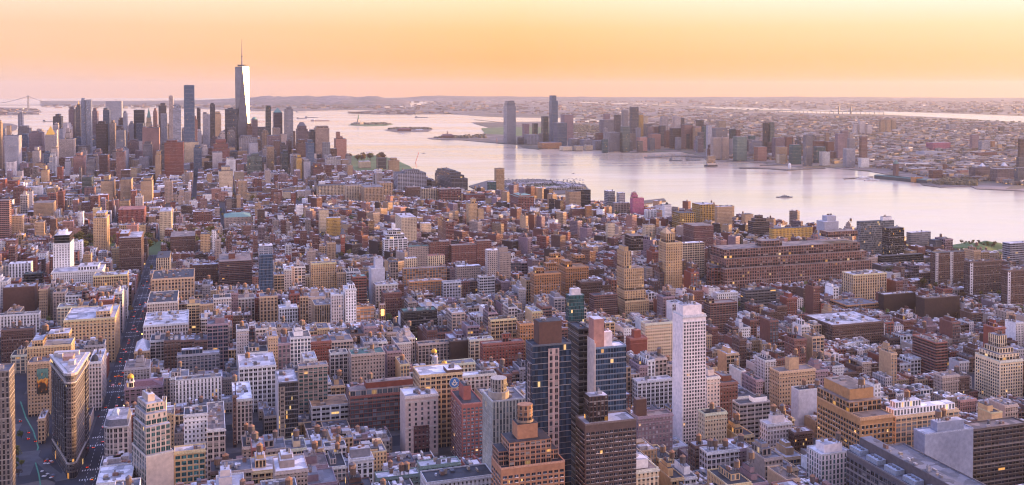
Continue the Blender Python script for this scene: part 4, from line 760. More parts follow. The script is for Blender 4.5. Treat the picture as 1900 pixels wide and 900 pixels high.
# ---------------------------------------------------------------- downtown skyline
VF = .4
def T(xl, xr, yt, Y, col, sty, desc, gl='d', lab=None, **k):
    s = max(1, (xr-xl)*.22); nm = k.pop('name', 'skyscraper')
    xc = xl+s if (xl > 384) else xr-s
    if 'tiers' not in k and 'top' not in k and xr-xl > 8 and random.random() < .7: k['tiers'] = [(random.uniform(.05, .3), random.uniform(.65, .95), .1, .9, random.uniform(4, 14))]
    return L(xl, xc, xr, yt, 'd', Y, nm, desc, col=col, sty=sty, gl=gl, lab=lab, cat='skyscraper', near=False, roof=k.pop('roof', 'tar'), **k)
for a in [(-8, 5, 229, 3500, 'tan', 'p', 'tan tower sliver on the left frame edge'), (8, 41, 252, 3450, 'silver', 'q', 'broad grey courthouse slab'), (33, 44, 212, 4600, 'silver', 'r', 'thin silver tower with white side'),
          (33, 60, 238, 4300, 'grey', 'r', 'grey banded office slab'), (54, 84, 246, 4000, 'mauve', 'q', 'brownish stone block'), (63, 78, 272, 3700, 'mauve', 'q', 'short brown block'), (98, 118, 216, 4900, 'dgrey', 'c', 'dark blue boxy tower'), (98, 110, 232, 4700, 'lime', 'q', 'small stepped grey tower'),
          (127, 140, 203, 4900, 'mauve', 'v', 'dusky pinstriped tower'), (171, 183, 206, 4700, 'mauve', 'v', 'slate tower with slanted crown'), (191, 206, 204, 4600, 'blue', 'c', 'small navy box tower'), (178, 203, 230, 4000, 'dbrown', 'q', 'dark brown slab tower'), (203, 216, 229, 4010, 'stone', 'v', 'pale flank slab'),
          (215, 235, 242, 3950, 'silver', 'r', 'grey wedge-topped office'), (228, 237, 210, 4600, 'silver', 'v', 'slim grey tower'), (248, 273, 204, 4700, 'black', 'c', 'jet black box tower'), (284, 293, 206, 4650, 'pink', 'v', 'slender pink-grey tower'), (294, 312, 196, 4750, 'dgrey', 'c', 'charcoal flat-topped tower'),
          (298, 313, 211, 4500, 'silver', 'v', 'ribbed silver tower'), (313, 323, 178, 4150, 'lime', 'v', 'slim pale stone tower with pinnacled top'), (288, 301, 288, 3300, 'tan', 'q', 'short tan apartment tower'), (341, 366, 158, 3900, 'blue', 'v', 'tall blue gridded residential tower'),
          (365, 374, 202, 4400, 'mauve', 'c', 'thin maroon glass tower'), (358, 368, 222, 4000, 'pink', 'q', 'slim brick tower with point'), (376, 389, 211, 4300, 'silver', 'v', 'pale ribbed tower'), (387, 399, 194, 4500, 'dgrey', 'v', 'dark slim apartment tower'), (411, 441, 203, 4300, 'blue', 'c', 'wide navy glass office'),
          (456, 468, 234, 4250, 'brown', 'q', 'low brown telephone tower'), (490, 503, 199, 5000, 'teal', 'c', 'dark blade-like glass tower'), (524, 544, 203, 4600, 'silver', 'r', 'banded grey office tower'), (491, 519, 252, 4100, 'mauve', 'v', 'pinkish ribbed office'), (505, 520, 262, 4000, 'brown', 'q', 'brown apartment mid-rise'),
          (571, 585, 245, 4150, 'dgrey', 'c', 'dark office beside the tan tower'), (618, 643, 258, 4200, 'pink', 'q', 'pink brick apartment pair, low part'), (623, 631, 245, 4210, 'pink', 'q', 'pink brick apartment pair, tall part'), (435, 477, 256, 4000, 'silver', 'r', 'pale sloping glass headquarters'),
          (342, 375, 264, 3750, 'cream', 'p', 'cream office with mechanical top'), (452, 486, 290, 3400, 'green', 'g', 'olive-brown glass apartments'), (519, 531, 270, 3800, 'dgrey', 'c', 'small dark glass block'), (531, 541, 262, 3900, 'brown', 'q', 'brown narrow slab'), (546, 571, 266, 3850, 'brown', 'q', 'brown riverside slab'),
          (549, 560, 294, 3300, 'yellow', 'p', 'glowing yellow narrow block'), (399, 432, 318, 2900, 'cream', 'p', 'cream wide loft building'), (415, 437, 296, 3300, 'white', 'p', 'white civic block'), (519, 535, 285, 3450, 'teal', 'c', 'teal mid-rise'), (540, 552, 292, 3350, 'stone', 'q', 'grey stone mid-rise'),
          (91, 106, 291, 3400, 'white', 'r', 'bright white striped tower'), (76, 92, 316, 3100, 'tan', 'q', 'tan block with stepped top'), (106, 118, 310, 3150, 'red', 'q', 'small brick mid-rise'), (215, 234, 282, 3300, 'pink', 'v', 'pink-brown telephone block'), (184, 204, 288, 3350, 'brick', 'q', 'gabled brick block'),
          (136, 160, 290, 3350, 'pink', 'q', 'orange-edged brick block'), (152, 175, 329, 2750, 'green', 'c', 'dark green glass cube'), (187, 216, 336, 2650, 'tan', 'q', 'tan tower slab, left of three alike'), (223, 249, 333, 2650, 'tan', 'q', 'tan tower slab, middle of three alike'), (261, 288, 336, 2600, 'tan', 'q', 'tan tower slab, right of three alike'),
          (12, 31, 300, 3300, 'pale', 'p', 'low pale civic box'), (60, 76, 280, 3600, 'lime', 'q', 'ornate hipped civic block'), (120, 132, 300, 3300, 'silver', 'q', 'grey mid-rise with terrace'), (160, 178, 298, 3300, 'silver', 'c', 'pale blue mid-rise'), (236, 262, 262, 4100, 'mauve', 'v', 'blunt lilac office tower'),
          (420, 436, 274, 3900, 'tan', 'q', 'small tan tower'), (560, 576, 300, 3300, 'silver', 'q', 'grey waterfront loft'), (600, 632, 296, 3700, 'white', 'r', 'long curved white pier building'), (575, 600, 310, 3300, 'red', 'r', 'round-cornered red loft'), (640, 652, 290, 4100, 'grey', 'q', 'small riverside block')]:
    T(*a)
T(83, 105, 250, 3950, 'lime', 'q', '', lab='stone courthouse tower with a golden pyramid roof', cl=0, top=[('pyr', (.08, .92, .08, .92), 34, 'gold')])
T(109, 144, 258, 3750, 'lime', 'v', '', lab='wide limestone municipal building with tiered wedding-cake turret', cl=0, tiers=[(.38, .72, .2, .8, 22), (.44, .66, .3, .7, 20)], top=[('spire', (.48, .62, .3, .7), 24, 'lime')])
T(140, 152, 199, 4900, 'dgrey', 'v', '', lab='slender art-deco tower with small lit gold crown', cl=0, tiers=[(.2, .8, .2, .8, 14)], top=[('spire', (.4, .6, .4, .6), 20, 'gold')])
T(150, 161, 186, 4115, 'silver', 'c', '', lab='rippled silver apartment tower, its left lobe', cl=0, gl='l')
T(160, 171, 185, 4100, 'silver', 'c', '', lab='rippled silver apartment tower, its right lobe', cl=0, gl='l')
T(196, 234, 188, 5000, 'silver', 'v', '', lab='broad pale ribbed bank slab with a thin mast', gl='g', cl=0, top=[('spire', (.6, .64, .4, .5), 20, 'grey')])
T(270, 284, 228, 4150, 'cream', 'v', '', lab='gothic white tower with green pinnacled roof', cl=0, tiers=[(.15, .85, .1, .9, 22)], top=[('pyr', (.2, .8, .2, .8), 42, 'green')])
T(264, 304, 237, 3700, (.27, .17, .155), 'n', '', lab='windowless brown concrete telephone tower with vertical slots', cl=0, tiers=[(.02, .2, .1, .9, 3), (.4, .6, .1, .9, 3, dict(side=1, z=0) if 0 else {}), (.8, .98, .1, .9, 3)])
T(321, 340, 200, 3600, 'silver', 'r', '', gl='l', lab='stack of offset glass floors beside the tall blue tower', cl=0, tiers=[(.1, 1, .0, .8, 5), (.0, .85, .2, 1., 5)])
T(305, 350, 264, 3350, 'red', 'q', '', lab='hulking red-brown brick telephone building with ribbed top', cl=0, tiers=[(.1, .65, .1, .9, 6)])
T(385, 426, 276, 3700, (.24, .09, .08), 'q', '', lab='red-brown stepped telephone building like a ziggurat', cl=0, tiers=[(.08, .92, .1, .9, 18), (.2, .8, .2, .8, 16)])
T(503, 524, 209, 4650, 'mauve', 'r', '', lab='office tower under a green copper pyramid', cl=0, top=[('pyr', (.05, .95, .05, .95), 22, 'green')])
T(464, 478, 222, 4750, 'mauve', 'r', '', lab='office tower under a small green dome', cl=0, top=[('dome', (.1, .9, .1, .9), 12, 'green')])
T(546, 571, 240, 4300, 'mauve', 'r', '', lab='office tower with blunt stepped dark crown', cl=0, tiers=[(.1, .9, .1, .9, 14)], top=[('hip', (.15, .85, .15, .85), 16, 'grey')])
T(578, 611, 238, 4150, (.44, .33, .27), 'v', '', lab='tan riverside bank tower with flat terraced top', cl=0, tiers=[(.1, .95, .1, .9, 8)])

xr_ = random.Random(21)
for k in range(165):
    x = xr_.uniform(-5, 570); w = xr_.uniform(11, 24); Y = xr_.uniform(3500, 5000); yt = xr_.uniform(236, 274) if Y > 4000 else xr_.uniform(262, 298)
    if k > 125: x = xr_.uniform(10, 480); w = xr_.uniform(9, 17); Y = xr_.uniform(4500, 5100); yt = xr_.uniform(211, 240)
    if any(f[6]-4 < x+w/2 < f[7]+4 and abs(f[1]-Y) < 90 for f in FOOT): continue
    cc = xr_.choice(['tan', 'mauve', 'lime', 'silver', 'silver', 'dgrey', 'stone', 'blue', 'brown', 'grey', 'pale']); st_ = xr_.choice(['q', 'v', 'q', 'r', 'p', 'c'])
    T(x, x+w, yt, Y, cc, st_, f'{ADJ[cc]} {dict(q="small-windowed", v="pinstriped", r="banded", p="punched-window", c="glazed")[st_]} tower{" with setback" if k % 2 else ""}', tiers=[(.15, .85, .15, .85, 10)] if k % 2 else [], group='downtown office towers')
# tallest tower: square base, eight tall triangles, ring and mast
X0, Y0 = -1229, 4390; X0 -= -14
wt = empty('glass_skyscraper', (X0, Y0, 0), GA+.02); tag(wt, 'tapering glass skyscraper of tall triangular faces with ring and needle spire', 'skyscraper')
m = MB(); hb = 30.5
base = [(-hb, -hb), (hb, -hb), (hb, hb), (-hb, hb)]; tp = [(0, -hb), (hb, 0), (0, hb), (-hb, 0)]
V = [(x, y, 0) for x, y in base]+[(x, y, 57) for x, y in base]+[(x*1.0, y*1.0, 417) for x, y in tp]
GT = (.22, .23, .28)
fa = []
for i in range(4):
    j = (i+1) % 4; fa.append(((i, j, 4+j, 4+i), [(0, 0), (20, 0), (20, 14), (0, 14)], 0, GT, (.9, .8, .0), GL['l']))
    fa.append(((4+i, 4+j, 8+i), [(0, 0), (34, 0), (17, 94)], 0, GT, (.93, .86, .004), (.16, .19, .26)))
    fa.append(((4+j, 8+j, 8+i), [(0, 0), (17, 94), (-17, 94)], 0, GT, (.93, .86, .004), (.16, .19, .26)))
m.raw.append((V, fa)); m.raw.append(([(x, y, 417) for x, y in tp], [((0, 1, 2, 3), [(0, 0)]*4, 2, (.3, .3, .3), (0, 0, 0), GL['d'])])); m.build('wall', wt, mats=[M_TGLASS])
m = MB(); m.prim(20, 0, 0, 419, 423, 19, 19, col=(.18, .18, .2)); m.prim(16, 0, 0, 423.01, 426, 21, 21, col=(.12, .12, .13)); m.build('roof_ring', wt)
m = MB(); m.prim(8, 0, 0, 426.01, 470, 3.4, 3.4, ts=.7, col=(.25, .22, .25)); m.prim(8, 0, 0, 470.01, 541, 2.2, 2.2, ts=.35, col=(.3, .22, .24)); m.prim(8, 0, 0, 462, 465, 5, 5, col=(.2, .15, .17)); m.build('spire', wt)
FOOT.append((X0, Y0, 32, 32, GA, 262, 437, 464))

# ---------------------------------------------------------------- far bank towers
def J(xl, xr, yt, yb, col, sty, desc, gl='d', lab=None, **k):
    s = max(1, (xr-xl)*.3)
    cx, cy, hx, hy, H = solve(xl, xl+s, xr, yt, 'b', yb, k.pop('dep', None))
    o = building('tower_block', desc, cx, cy, hx, hy, H, GA, near=False, col=col, sty=sty, gl=gl, lab=lab, cat='tower', roof=k.pop('roof', 'grey'), **k)
    if not lab: later(o, desc, (xl+xr)/2, yt)
for a in [(969, 982, 230, 262, 'mauve', 'q', 'brown mid-height tower'), (987, 998, 229, 262, 'teal', 'c', 'pale teal glass tower'), (1004, 1018, 216, 266, 'teal', 'c', 'dark teal glass tower'), (1027, 1052, 228, 271, 'blue', 'c', 'deep blue glass office tower'), (1040, 1064, 213, 262, 'mauve', 'q', 'brown-grey stepped office tower'),
          (970, 1000, 250, 268, 'silver', 'r', 'low grey office slab'), (1000, 1022, 248, 266, 'grey', 'r', 'squat grey slab'), (990, 1042, 265, 276, 'orange', 'p', 'long low orange brick terminal'), (960, 972, 255, 268, 'dgrey', 'c', 'low dark block at the tower foot'), (1112, 1139, 223, 270, 'silver', 'c', 'wide slate glass slab'),
          (1119, 1132, 212, 262, 'mauve', 'q', 'small purple-brown tower'), (1139, 1152, 213, 266, 'dgrey', 'v', 'plain slate tower'), (1153, 1166, 204, 268, 'grey', 'v', 'striped light tower with orange top'), (1168, 1185, 199, 274, 'dgrey', 'g', 'dark capped tower'), (1184, 1194, 213, 270, 'yellow', 'v', 'golden narrow tower'),
          (1193, 1203, 215, 262, 'cream', 'v', 'beige tower with open top'), (1194, 1209, 230, 268, 'grey', 'c', 'grey glass mid tower'), (1122, 1151, 246, 282, 'silver', 'c', 'pale glass waterfront office'), (1151, 1169, 235, 282, 'green', 'g', 'green-grey waterfront apartments'), (1181, 1201, 255, 281, 'pink', 'q', 'pinkish brick waterfront tower'),
          (1203, 1226, 249, 277, 'pink', 'q', 'wide pinkish brick slab'), (1224, 1240, 216, 268, 'pale', 'v', 'pale ribbed tower'), (1247, 1263, 216, 268, 'pale', 'v', 'light ribbed twin tower'), (1260, 1270, 219, 266, 'dgrey', 'v', 'dark slate tower'), (1232, 1244, 242, 274, 'brick', 'q', 'small brick-red tower'), (1242, 1264, 238, 276, 'dbrown', 'q', 'dark plum slab'),
          (1264, 1285, 232, 277, 'pink', 'b', 'rose brick apartment tower'), (1284, 1301, 235, 277, 'pink', 'b', 'rose brick apartment twin'), (1291, 1306, 223, 268, 'dgrey', 'c', 'dark glass tower with hipped top'), (1054, 1075, 258, 273, 'pale', 'c', 'low pale glass office'), (1075, 1100, 260, 274, 'silver', 'g', 'low grey gridded office'), (1098, 1120, 261, 278, 'silver', 'c', 'low blue-white office'),
          (1038, 1062, 272, 280, 'cream', 'q', 'low balconied waterfront flats, west block'), (1064, 1082, 271, 280, 'cream', 'q', 'low balconied waterfront flats, middle block'), (1083, 1100, 270, 279, 'cream', 'q', 'low balconied waterfront flats, east block'), (1310, 1321, 233, 292, 'silver', 'v', 'thin pale blue tower'), (1320, 1350, 238, 290, 'grey', 'r', 'wide slate office slab'),
          (1329, 1347, 224, 275, 'cream', 'g', 'cream concrete framed tower'), (1318, 1337, 255, 297, 'stone', 'p', 'green-roofed stone apartment tower'), (1336, 1353, 255, 296, 'stone', 'p', 'green-roofed brown apartment tower'), (1353, 1365, 240, 285, 'teal', 'c', 'tiny teal glass tower'), (1364, 1374, 241, 282, 'brick', 'q', 'slim brick tower'), (1353, 1361, 258, 292, 'silver', 'r', 'narrow silver tower'),
          (1360, 1386, 254, 299, 'green', 'p', 'sage green-topped tower'), (1389, 1414, 262, 292, 'silver', 'r', 'green-capped low office'), (1415, 1427, 228, 288, 'dgrey', 'c', 'dark glass half of a tall tower'), (1426, 1437, 227, 288, 'green', 'r', 'pale green half of a tall tower'), (1399, 1423, 273, 299, 'pink', 'q', 'brick mid-rise'), (1432, 1456, 256, 296, 'mauve', 'v', 'purple ribbed tower'),
          (1439, 1461, 273, 303, 'tan', 'q', 'tan terraced mid-rise'), (1441, 1458, 287, 304, 'cream', 'q', 'cream waterfront hotel'), (1455, 1472, 255, 290, 'blue', 'c', 'dusty blue office'), (1464, 1487, 269, 305, 'teal', 'v', 'green glass residential tower'), (1478, 1486, 255, 285, 'silver', 'c', 'small silver office'), (1490, 1508, 251, 308, 'silver', 'c', 'wavy glass tower'),
          (1509, 1532, 272, 303, 'teal', 'g', 'green glass terraced tower'), (1520, 1540, 282, 308, 'white', 'g', 'white gridded block'), (1508, 1530, 262, 298, 'brick', 'q', 'red brick tower row, west part'), (1530, 1548, 263, 298, 'brick', 'q', 'red brick tower row, east part'), (1549, 1568, 248, 300, 'mauve', 'q', 'brown tower'), (1564, 1587, 276, 311, 'silver', 'v', 'blue-grey ribbed tower'),
          (1592, 1613, 294, 312, 'white', 'v', 'short white hotel block'), (1582, 1592, 230, 250, 'pale', 'v', 'hazy cream hill tower, westmost'), (1592, 1606, 225, 250, 'pale', 'v', 'hazy cream hill tower, second'), (1606, 1618, 232, 250, 'pale', 'v', 'hazy cream hill tower, third'), (1631, 1642, 222, 248, 'tan', 'v', 'hazy tan hill tower'), (1642, 1653, 222, 246, 'tan', 'v', 'hazy tan hill tower with set-back top'),
          (1652, 1663, 223, 243, 'tan', 'v', 'hazy tan hill tower at the row end'), (1718, 1764, 265, 279, 'rose', 'p', 'pink-red warehouse'), (1755, 1774, 231, 242, 'silver', 'r', 'hazy blue hill block'), (1852, 1864, 235, 246, 'dgrey', 'c', 'hazy dark hill block'), (1799, 1817, 250, 278, 'mauve', 'q', 'hazy brown tower with beige side'), (1815, 1837, 261, 281, 'silver', 'g', 'hazy blue-brown block'),
          (1838, 1846, 262, 276, 'orange', 'q', 'hazy orange block'), (1850, 1859, 268, 278, 'buff', 'q', 'hazy buff block'), (1889, 1903, 257, 312, 'brown', 'q', 'tall brown tower at the right frame edge'), (1886, 1900, 292, 318, 'dgrey', 'q', 'dark block at the right frame edge'), (1723, 1749, 316, 331, 'brick', 'q', 'brick terminal hall with green roof'),
          (1775, 1797, 316, 327, 'pink', 'p', 'low pink riverside block'), (1798, 1837, 311, 333, 'mauve', 'r', 'banded brown riverside office'), (1837, 1882, 314, 337, 'mauve', 'r', 'banded brown riverside office, longer'), (1882, 1905, 312, 343, 'silver', 'c', 'pale blue glass riverside office'), (1690, 1712, 329, 338, 'orange', 'n', 'orange ferry shed'), (1800, 1850, 283, 291, 'brick', 'q', 'long low brick mill'),
          (1699, 1755, 282, 290, 'silver', 'n', 'long silver shed'), (1660, 1725, 303, 309, 'white', 'n', 'bright white train shed'), (1755, 1757, 305, 318, 'brick', 'q', 'thin brick stack')]:
    J(*a)
J(934, 957, 197, 267, 'silver', 'c', '', gl='b', lab='tall blue riverfront tower with rounded narrowing crown', tiers=[(.06, .94, .08, .92, 18), (.14, .9, .15, .9, 12)])
J(1019, 1035, 187, 268, 'blue', 'v', '', lab='tallest far-bank tower, slim blue with amber top corners', tiers=[(.0, .8, .1, .9, 30)])
for k in range(60):
    x = xr_.uniform(1100, 1600); w = xr_.uniform(8, 16); yb = xr_.uniform(268, 284)+(10 if x > 1310 else 0)+(6 if x > 1450 else 0); cc = xr_.choice(['mauve', 'silver', 'dgrey', 'pink', 'brick', 'tan', 'teal', 'stone', 'grey'])
    J(x, x+w, yb-xr_.uniform(16, 44), yb, cc, xr_.choice('qvcr'), f'{ADJ[cc]} mid-rise tower', group='far bank towers')
for x in (1818, 1859):
    X, Y = ground(x, 333); X0, Y0 = X+20*1, Y+25
    o = empty('glass_pyramid', (X0, Y0, 42 if x < 1830 else 44), GA); tag(o, 'small white glass pyramid on banded brown riverside office, '+('left' if x < 1830 else 'right')+' of two', 'roof lantern')
    m = MB(); m.box(-9, 9, -9, 9, 0, 3, col=(.3, .25, .25)); m.box(-8, 8, -8, 8, 3.01, 15, ts=.04, col=(.6, .6, .62)); m.build('glazing', o)

# ---------------------------------------------------------------- the wedge tower
s0, t0 = 866, -107
def gl2(s, t): return g2w(s, t)
wr = empty('wedge_tower', (*g2w(s0, t0), 0), GA-.055); tag(wr, 'wedge-shaped limestone tower with rounded prow at the street fork', 'office building')
Hf = 87
def wedge(k=0.):   # local x = west, y = downtown
    r = 3.3+k; tip = [(-r*math.cos(a), .5-r*math.sin(a)) for a in (.3, .8, 1.3, 1.85, 2.4, 2.9)]
    return [(-25.5-k*1.2, 60+k), (-3.3-k, 1.4)]+tip+[(3.3+k, 1.2), (3.3+k, 60+k)]
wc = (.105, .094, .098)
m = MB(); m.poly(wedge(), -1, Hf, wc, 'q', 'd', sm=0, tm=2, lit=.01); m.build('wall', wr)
m = MB(); m.poly(wedge(1.0), 12, 13.2, (.40, .35, .31)); m.build('string_course', wr)
m = MB(); m.poly(wedge(1.7), Hf-8.2, Hf-7.2, (.40, .35, .31)); m.build('string_course', wr)
m = MB(); m.poly(wedge(2.2), Hf-1.6, Hf+.4, (.40, .37, .36), tcol=(.5, .48, .47)); m.build('cornice', wr)
m = MB(); m.poly(wedge(-1.0), Hf+.41, Hf+1.1, (.4, .4, .4), sm=1, tm=1, tcol=R_['silver']); m.build('roof', wr)
m = MB()
for b in ((-22, -2, 50, 56), (-12, -4, 34, 44), (-5, 0, 18, 26), (-18, -14, 44, 48)): m.box(*b, Hf+1.11, Hf+4.5, col=(.36, .22, .17) if b[0] == -12 else (.42, .4, .4))
m.build('bulkhead', wr)
for k in range(7):   # bay windows of the long faces
    m = MB(); f = (k+.7)/8; x = -3.3-22.2*f; y = 1.4+58.6*f
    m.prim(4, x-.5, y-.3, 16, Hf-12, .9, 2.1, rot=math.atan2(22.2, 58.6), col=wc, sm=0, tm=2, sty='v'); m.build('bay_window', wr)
for P in (((-21.5, 48.4), (-26.2, 60.4), (-25.3, 60.6), (-20.6, 48.6)), ((3.3, 46), (4.1, 46), (4.1, 60.3), (3.3, 60.3))):
    m = MB(); m.poly(list(P), 3, Hf-3, (.045, .04, .045), sty='r', gl='k', sm=0); m.build('scaffold_netting', wr)
tipn = [(-(3.6)*math.cos(a), .4-3.6*math.sin(a)) for a in (-.1, .3, .8, 1.3, 1.85, 2.4, 2.9, 3.3)]
m = MB(); m.poly(tipn, 13.3, Hf-9, (.10, .08, .08), sty='q', gl='k', sm=0); m.build('prow', wr)
m = MB(); m.poly(wedge(.8), -.5, 5.5, (.16, .13, .12), 'w', 'd', sm=0, lit=.05, top=False); m.build('shopfront', wr)
FOOT.append((*g2w(s0+32, t0-10), 18, 34, GA, 880, 92, 165))
# ---------------------------------------------------------------- stepped pale tower in front
G3 = GA+math.radians(20)
cx, cy, hx, hy, H = solve(233, 271, 322, 850, 'h', 56, 34, G3)
building('stone_tower', '', cx, cy, hx, hy, H, G3, col=(.56, .47, .40), sty='w', gl='t', roof='silver', near=True, cornice=False, lab='pale stepped tower with white stone bays, terraces and blank beige base', cl=5, cat='office building', blank=8,
         tiers=[(.06, .96, .12, 1, 20, dict(sty='w', gl='t')), (.12, .9, .22, 1, 8, dict(sty='p')), (.22, .85, .35, 1, 6, dict(sty='p')), (.35, .6, .5, .9, 5, dict(sty='n', roof='white'))])
FOOT.append((cx, cy, hx, hy, G3, 900, 233, 330))
L(305, 308, 342, 748, 'h', 88, 'stone_tower', '', lab='plain cream wall slab with narrow dark slot, joined behind the pale stepped tower', col=(.56, .47, .40), sty='n', roof='tar', vis=830, dep=14, cl=4)
cx, cy, hx, hy, H = solve(192, 238, 246, 792, 'h', 50, 34)
o = empty('corner_building', (cx, cy, 0), GA); tag(o, 'grey stone building with rounded mansard corner and glass skylights', 'office building')
m = MB(); R = [(-hx, -hy+7)]+[(-hx+7-7*math.cos(a), -hy+7-7*math.sin(a)) for a in (.4, .8, 1.2)]+[(-hx+7, -hy), (hx, -hy), (hx, hy), (-hx, hy)]
m.poly(R, -1, 50, C_['lime'], 'w', 'd', sm=0, tm=2); m.build('wall', o)
def sh(P, k): return [(x*k, y*k) for x, y in P]
m = MB(); m.poly(sh(R, 1.05), 50.01, 51.2, (.45, .41, .37)); m.build('cornice', o)
m = MB(); m.poly(sh(R, .98), 51.21, 56, (.12, .12, .14), pts1=sh(R, .86), sm=2, tm=1, tcol=R_['silver']); m.build('mansard_roof', o)
m = MB(); m.box(-hx*.5, hx*.1, -hy*.3, hy*.6, 56.01, 58.5, ts=.5, col=(.3, .33, .36)); m.build('skylight', o)
FOOT.append((cx, cy, hx, hy, GA, 855, 192, 246))
# ---------------------------------------------------------------- gold cupolas
def cupola(x, y, z, r, lab):
    o = empty('cupola', (x, y, z), GA); tag(o, lab, 'cupola')
    m = MB(); m.prim(12, 0, 0, 0, r*1.6, r*1.05, r*1.05, col=(.6, .56, .52), sm=0, sty='w'); m.prim(12, 0, 0, r*1.6+.01, r*1.85, r*1.25, r*1.25, col=(.62, .58, .54)); m.prim(12, 0, 0, r*1.86, r*2.9, r*.85, r*.85, sm=0, sty='w', col=(.6, .56, .52)); m.build('drum', o)
    m = MB(); zz = r*2.91
    for i in range(6): a0, a1 = i*math.pi/12, (i+1)*math.pi/12; m.prim(16, 0, 0, zz+r*1.25*math.sin(a0), zz+r*1.25*math.sin(a1), r*math.cos(a0), r*math.cos(a0), ts=max(.02, math.cos(a1)/math.cos(a0)))
    m.build('dome', o, mats=[M_GOLD]); m = MB(); m.prim(6, 0, 0, zz+r*1.25, zz+r*2.6, .25, .25, ts=.3, col=(.3, .28, .2)); m.build('finial', o)
M_GOLD = simple('gold_leaf', (.62, .33, .05), .5, .3, .8, .55)
X, Y = ground(240, 716, 49); cupola(X, Y+3, 47, 3.0, 'single gold cupola on a white two-storey turret beside the avenue')
X, Y = ground(805, 664, 46); cupola(X, Y+2, 43, 2.9, 'farther of the twin gold domes on a cream turret')
X, Y = ground(824, 687, 44); cupola(X, Y+2, 41, 2.9, 'nearer of the twin gold domes, by the tan building')
# billboard with a generic glowing picture
cx, cy, hx, hy, H = solve(51, 92, 97, 672, 'h', 52, 26)
m, t, b = newmat('billboard_print'); p = t.nodes.new('ShaderNodeTexCoord').outputs['Generated']; n1 = noise(t, 4, 5, p); sz = t.nodes.new('ShaderNodeSeparateXYZ'); t.links.new(p, sz.inputs[0])
k = mth(t, 'ADD', mth(t, 'MULTIPLY', n1, .7), mth(t, 'MULTIPLY', sz.outputs[2], .5))
t.links.new(ramp(t, k, [(.3, (.02, .02, .02)), (.5, (.05, .03, .02)), (.58, (.6, .18, .02)), (.64, (.75, .4, .08)), (.7, (.05, .12, .12)), (.8, (.12, .25, .2))]), b.inputs['Base Color']); MBILL = m
o = empty('billboard', (cx, cy, 0), GA); tag(o, 'tall painted billboard with orange fire and teal smoke on a stone wall', 'billboard')
mm = MB(); mm.box(-hx*.15, hx*.85, -hy-.5, -hy-.1, 22, 46); mm.build('picture', o, mats=[MBILL]); mm = MB(); mm.box(-hx*.15-.3, hx*.85+.3, -hy-.3, -hy-.05, 21.6, 46.4, col=(.1, .1, .1)); mm.build('frame', o)
# blue roundel with square and compass
cx, cy, hx, hy, H = solve(777, 779, 858, 699, 'b', 835, 30)
o = empty('roundel_sign', (cx+0, cy, 0), GA); tag(o, 'large blue round emblem with pale compass and square on a brown brick wall', 'sign')
a0 = hx*.62
def circ(r, yf, n=24): return [(a0+r*math.cos(2*math.pi*i/n), yf, H-8+r*math.sin(2*math.pi*i/n)) for i in range(n)]
def disc_mesh(r, y0, y1):
    n = 24; me = bpy.data.meshes.new('disc'); V = circ(r, y0)+circ(r, y1); me.from_pydata(V, [], [tuple(range(n)), tuple(range(2*n-1, n-1, -1))]+[(i, n+i, n+(i+1) % n, (i+1) % n) for i in range(n)]); return me
for nm, r, y0, c in (('rim', 4.9, -.5, (.4, .42, .45)), ('face', 4.4, -.62, (.03, .14, .36))):
    me = disc_mesh(r, -hy+y0, -hy-.05); me.materials.append(simple('roundel_'+nm, c, .5, .05)); q = bpy.data.objects.new(nm, me); COL.objects.link(q); q.parent = o
me = bpy.data.meshes.new('emblem'); V = []; Fc = []
def bar(x0, z0, x1, z1, w=.38):
    dx, dz = x1-x0, z1-z0; l = math.hypot(dx, dz); nx, nz = -dz/l*w, dx/l*w; i = len(V)
    for y in (-hy-.8, -hy-.64): V.extend([(a0+x0+nx, y, H-8+z0+nz), (a0+x0-nx, y, H-8+z0-nz), (a0+x1-nx, y, H-8+z1-nz), (a0+x1+nx, y, H-8+z1+nz)])
    Fc.extend([(i, i+1, i+2, i+3), (i+7, i+6, i+5, i+4), (i, i+4, i+5, i+1), (i+1, i+5, i+6, i+2), (i+2, i+6, i+7, i+3), (i+3, i+7, i+4, i)])
bar(0, 3.1, -2.2, -1.9); bar(0, 3.1, 2.2, -1.9); bar(-2.6, .2, 0, -2.8); bar(2.6, .2, 0, -2.8); bar(-.6, .2, .6, .2, .3)
me.from_pydata(V, [], Fc); me.materials.append(simple('roundel_mark', (.6, .58, .5), .6, .05)); q = bpy.data.objects.new('emblem', me); COL.objects.link(q); q.parent = o
# stone window stripe of the blue tower
def side_strip(spec, x0, x1, z0, z1, face, name, lab=None, col=(.46, .34, .30), sty='w', root=None, gl='d'):
    cx, cy, hx, hy, H = spec; m = MB()
    if face == 'n': m.box(-hx+2*hx*x0, -hx+2*hx*x1, -hy-.5, -hy-.01, z0, z1, sm=0, col=col, sty=sty, gl=gl)
    else: m.box(-hx-.5, -hx-.01, -hy+2*hy*x0, -hy+2*hy*x1, z0, z1, sm=0, col=col, sty=sty, gl=gl)
    return m.build(name, root)
def find(lab): return next(o for o in COL.objects if o.get('label', '').startswith(lab))
st = find('dark blue glass tower with'); sp = solve(975, 988, 1060, 644, 'h', 150); side_strip(sp, .40, .68, 0, 148, 'n', 'stone_stripe', root=st, gl='d'); side_strip(sp, .25, .6, 0, 138, 'e', 'stone_stripe', root=st)
st = find('sky-reflecting'); sp = solve(1092, 1103, 1162, 648, 'h', 140); side_strip(sp, -.02, 1.02, 0, 146, 'e', 'flank_wall', col=(.58, .50, .46), sty='n', root=st); side_strip(sp, .0, .03, 0, 144, 'n', 'flank_wall', col=(.58, .50, .46), sty='n', root=st)
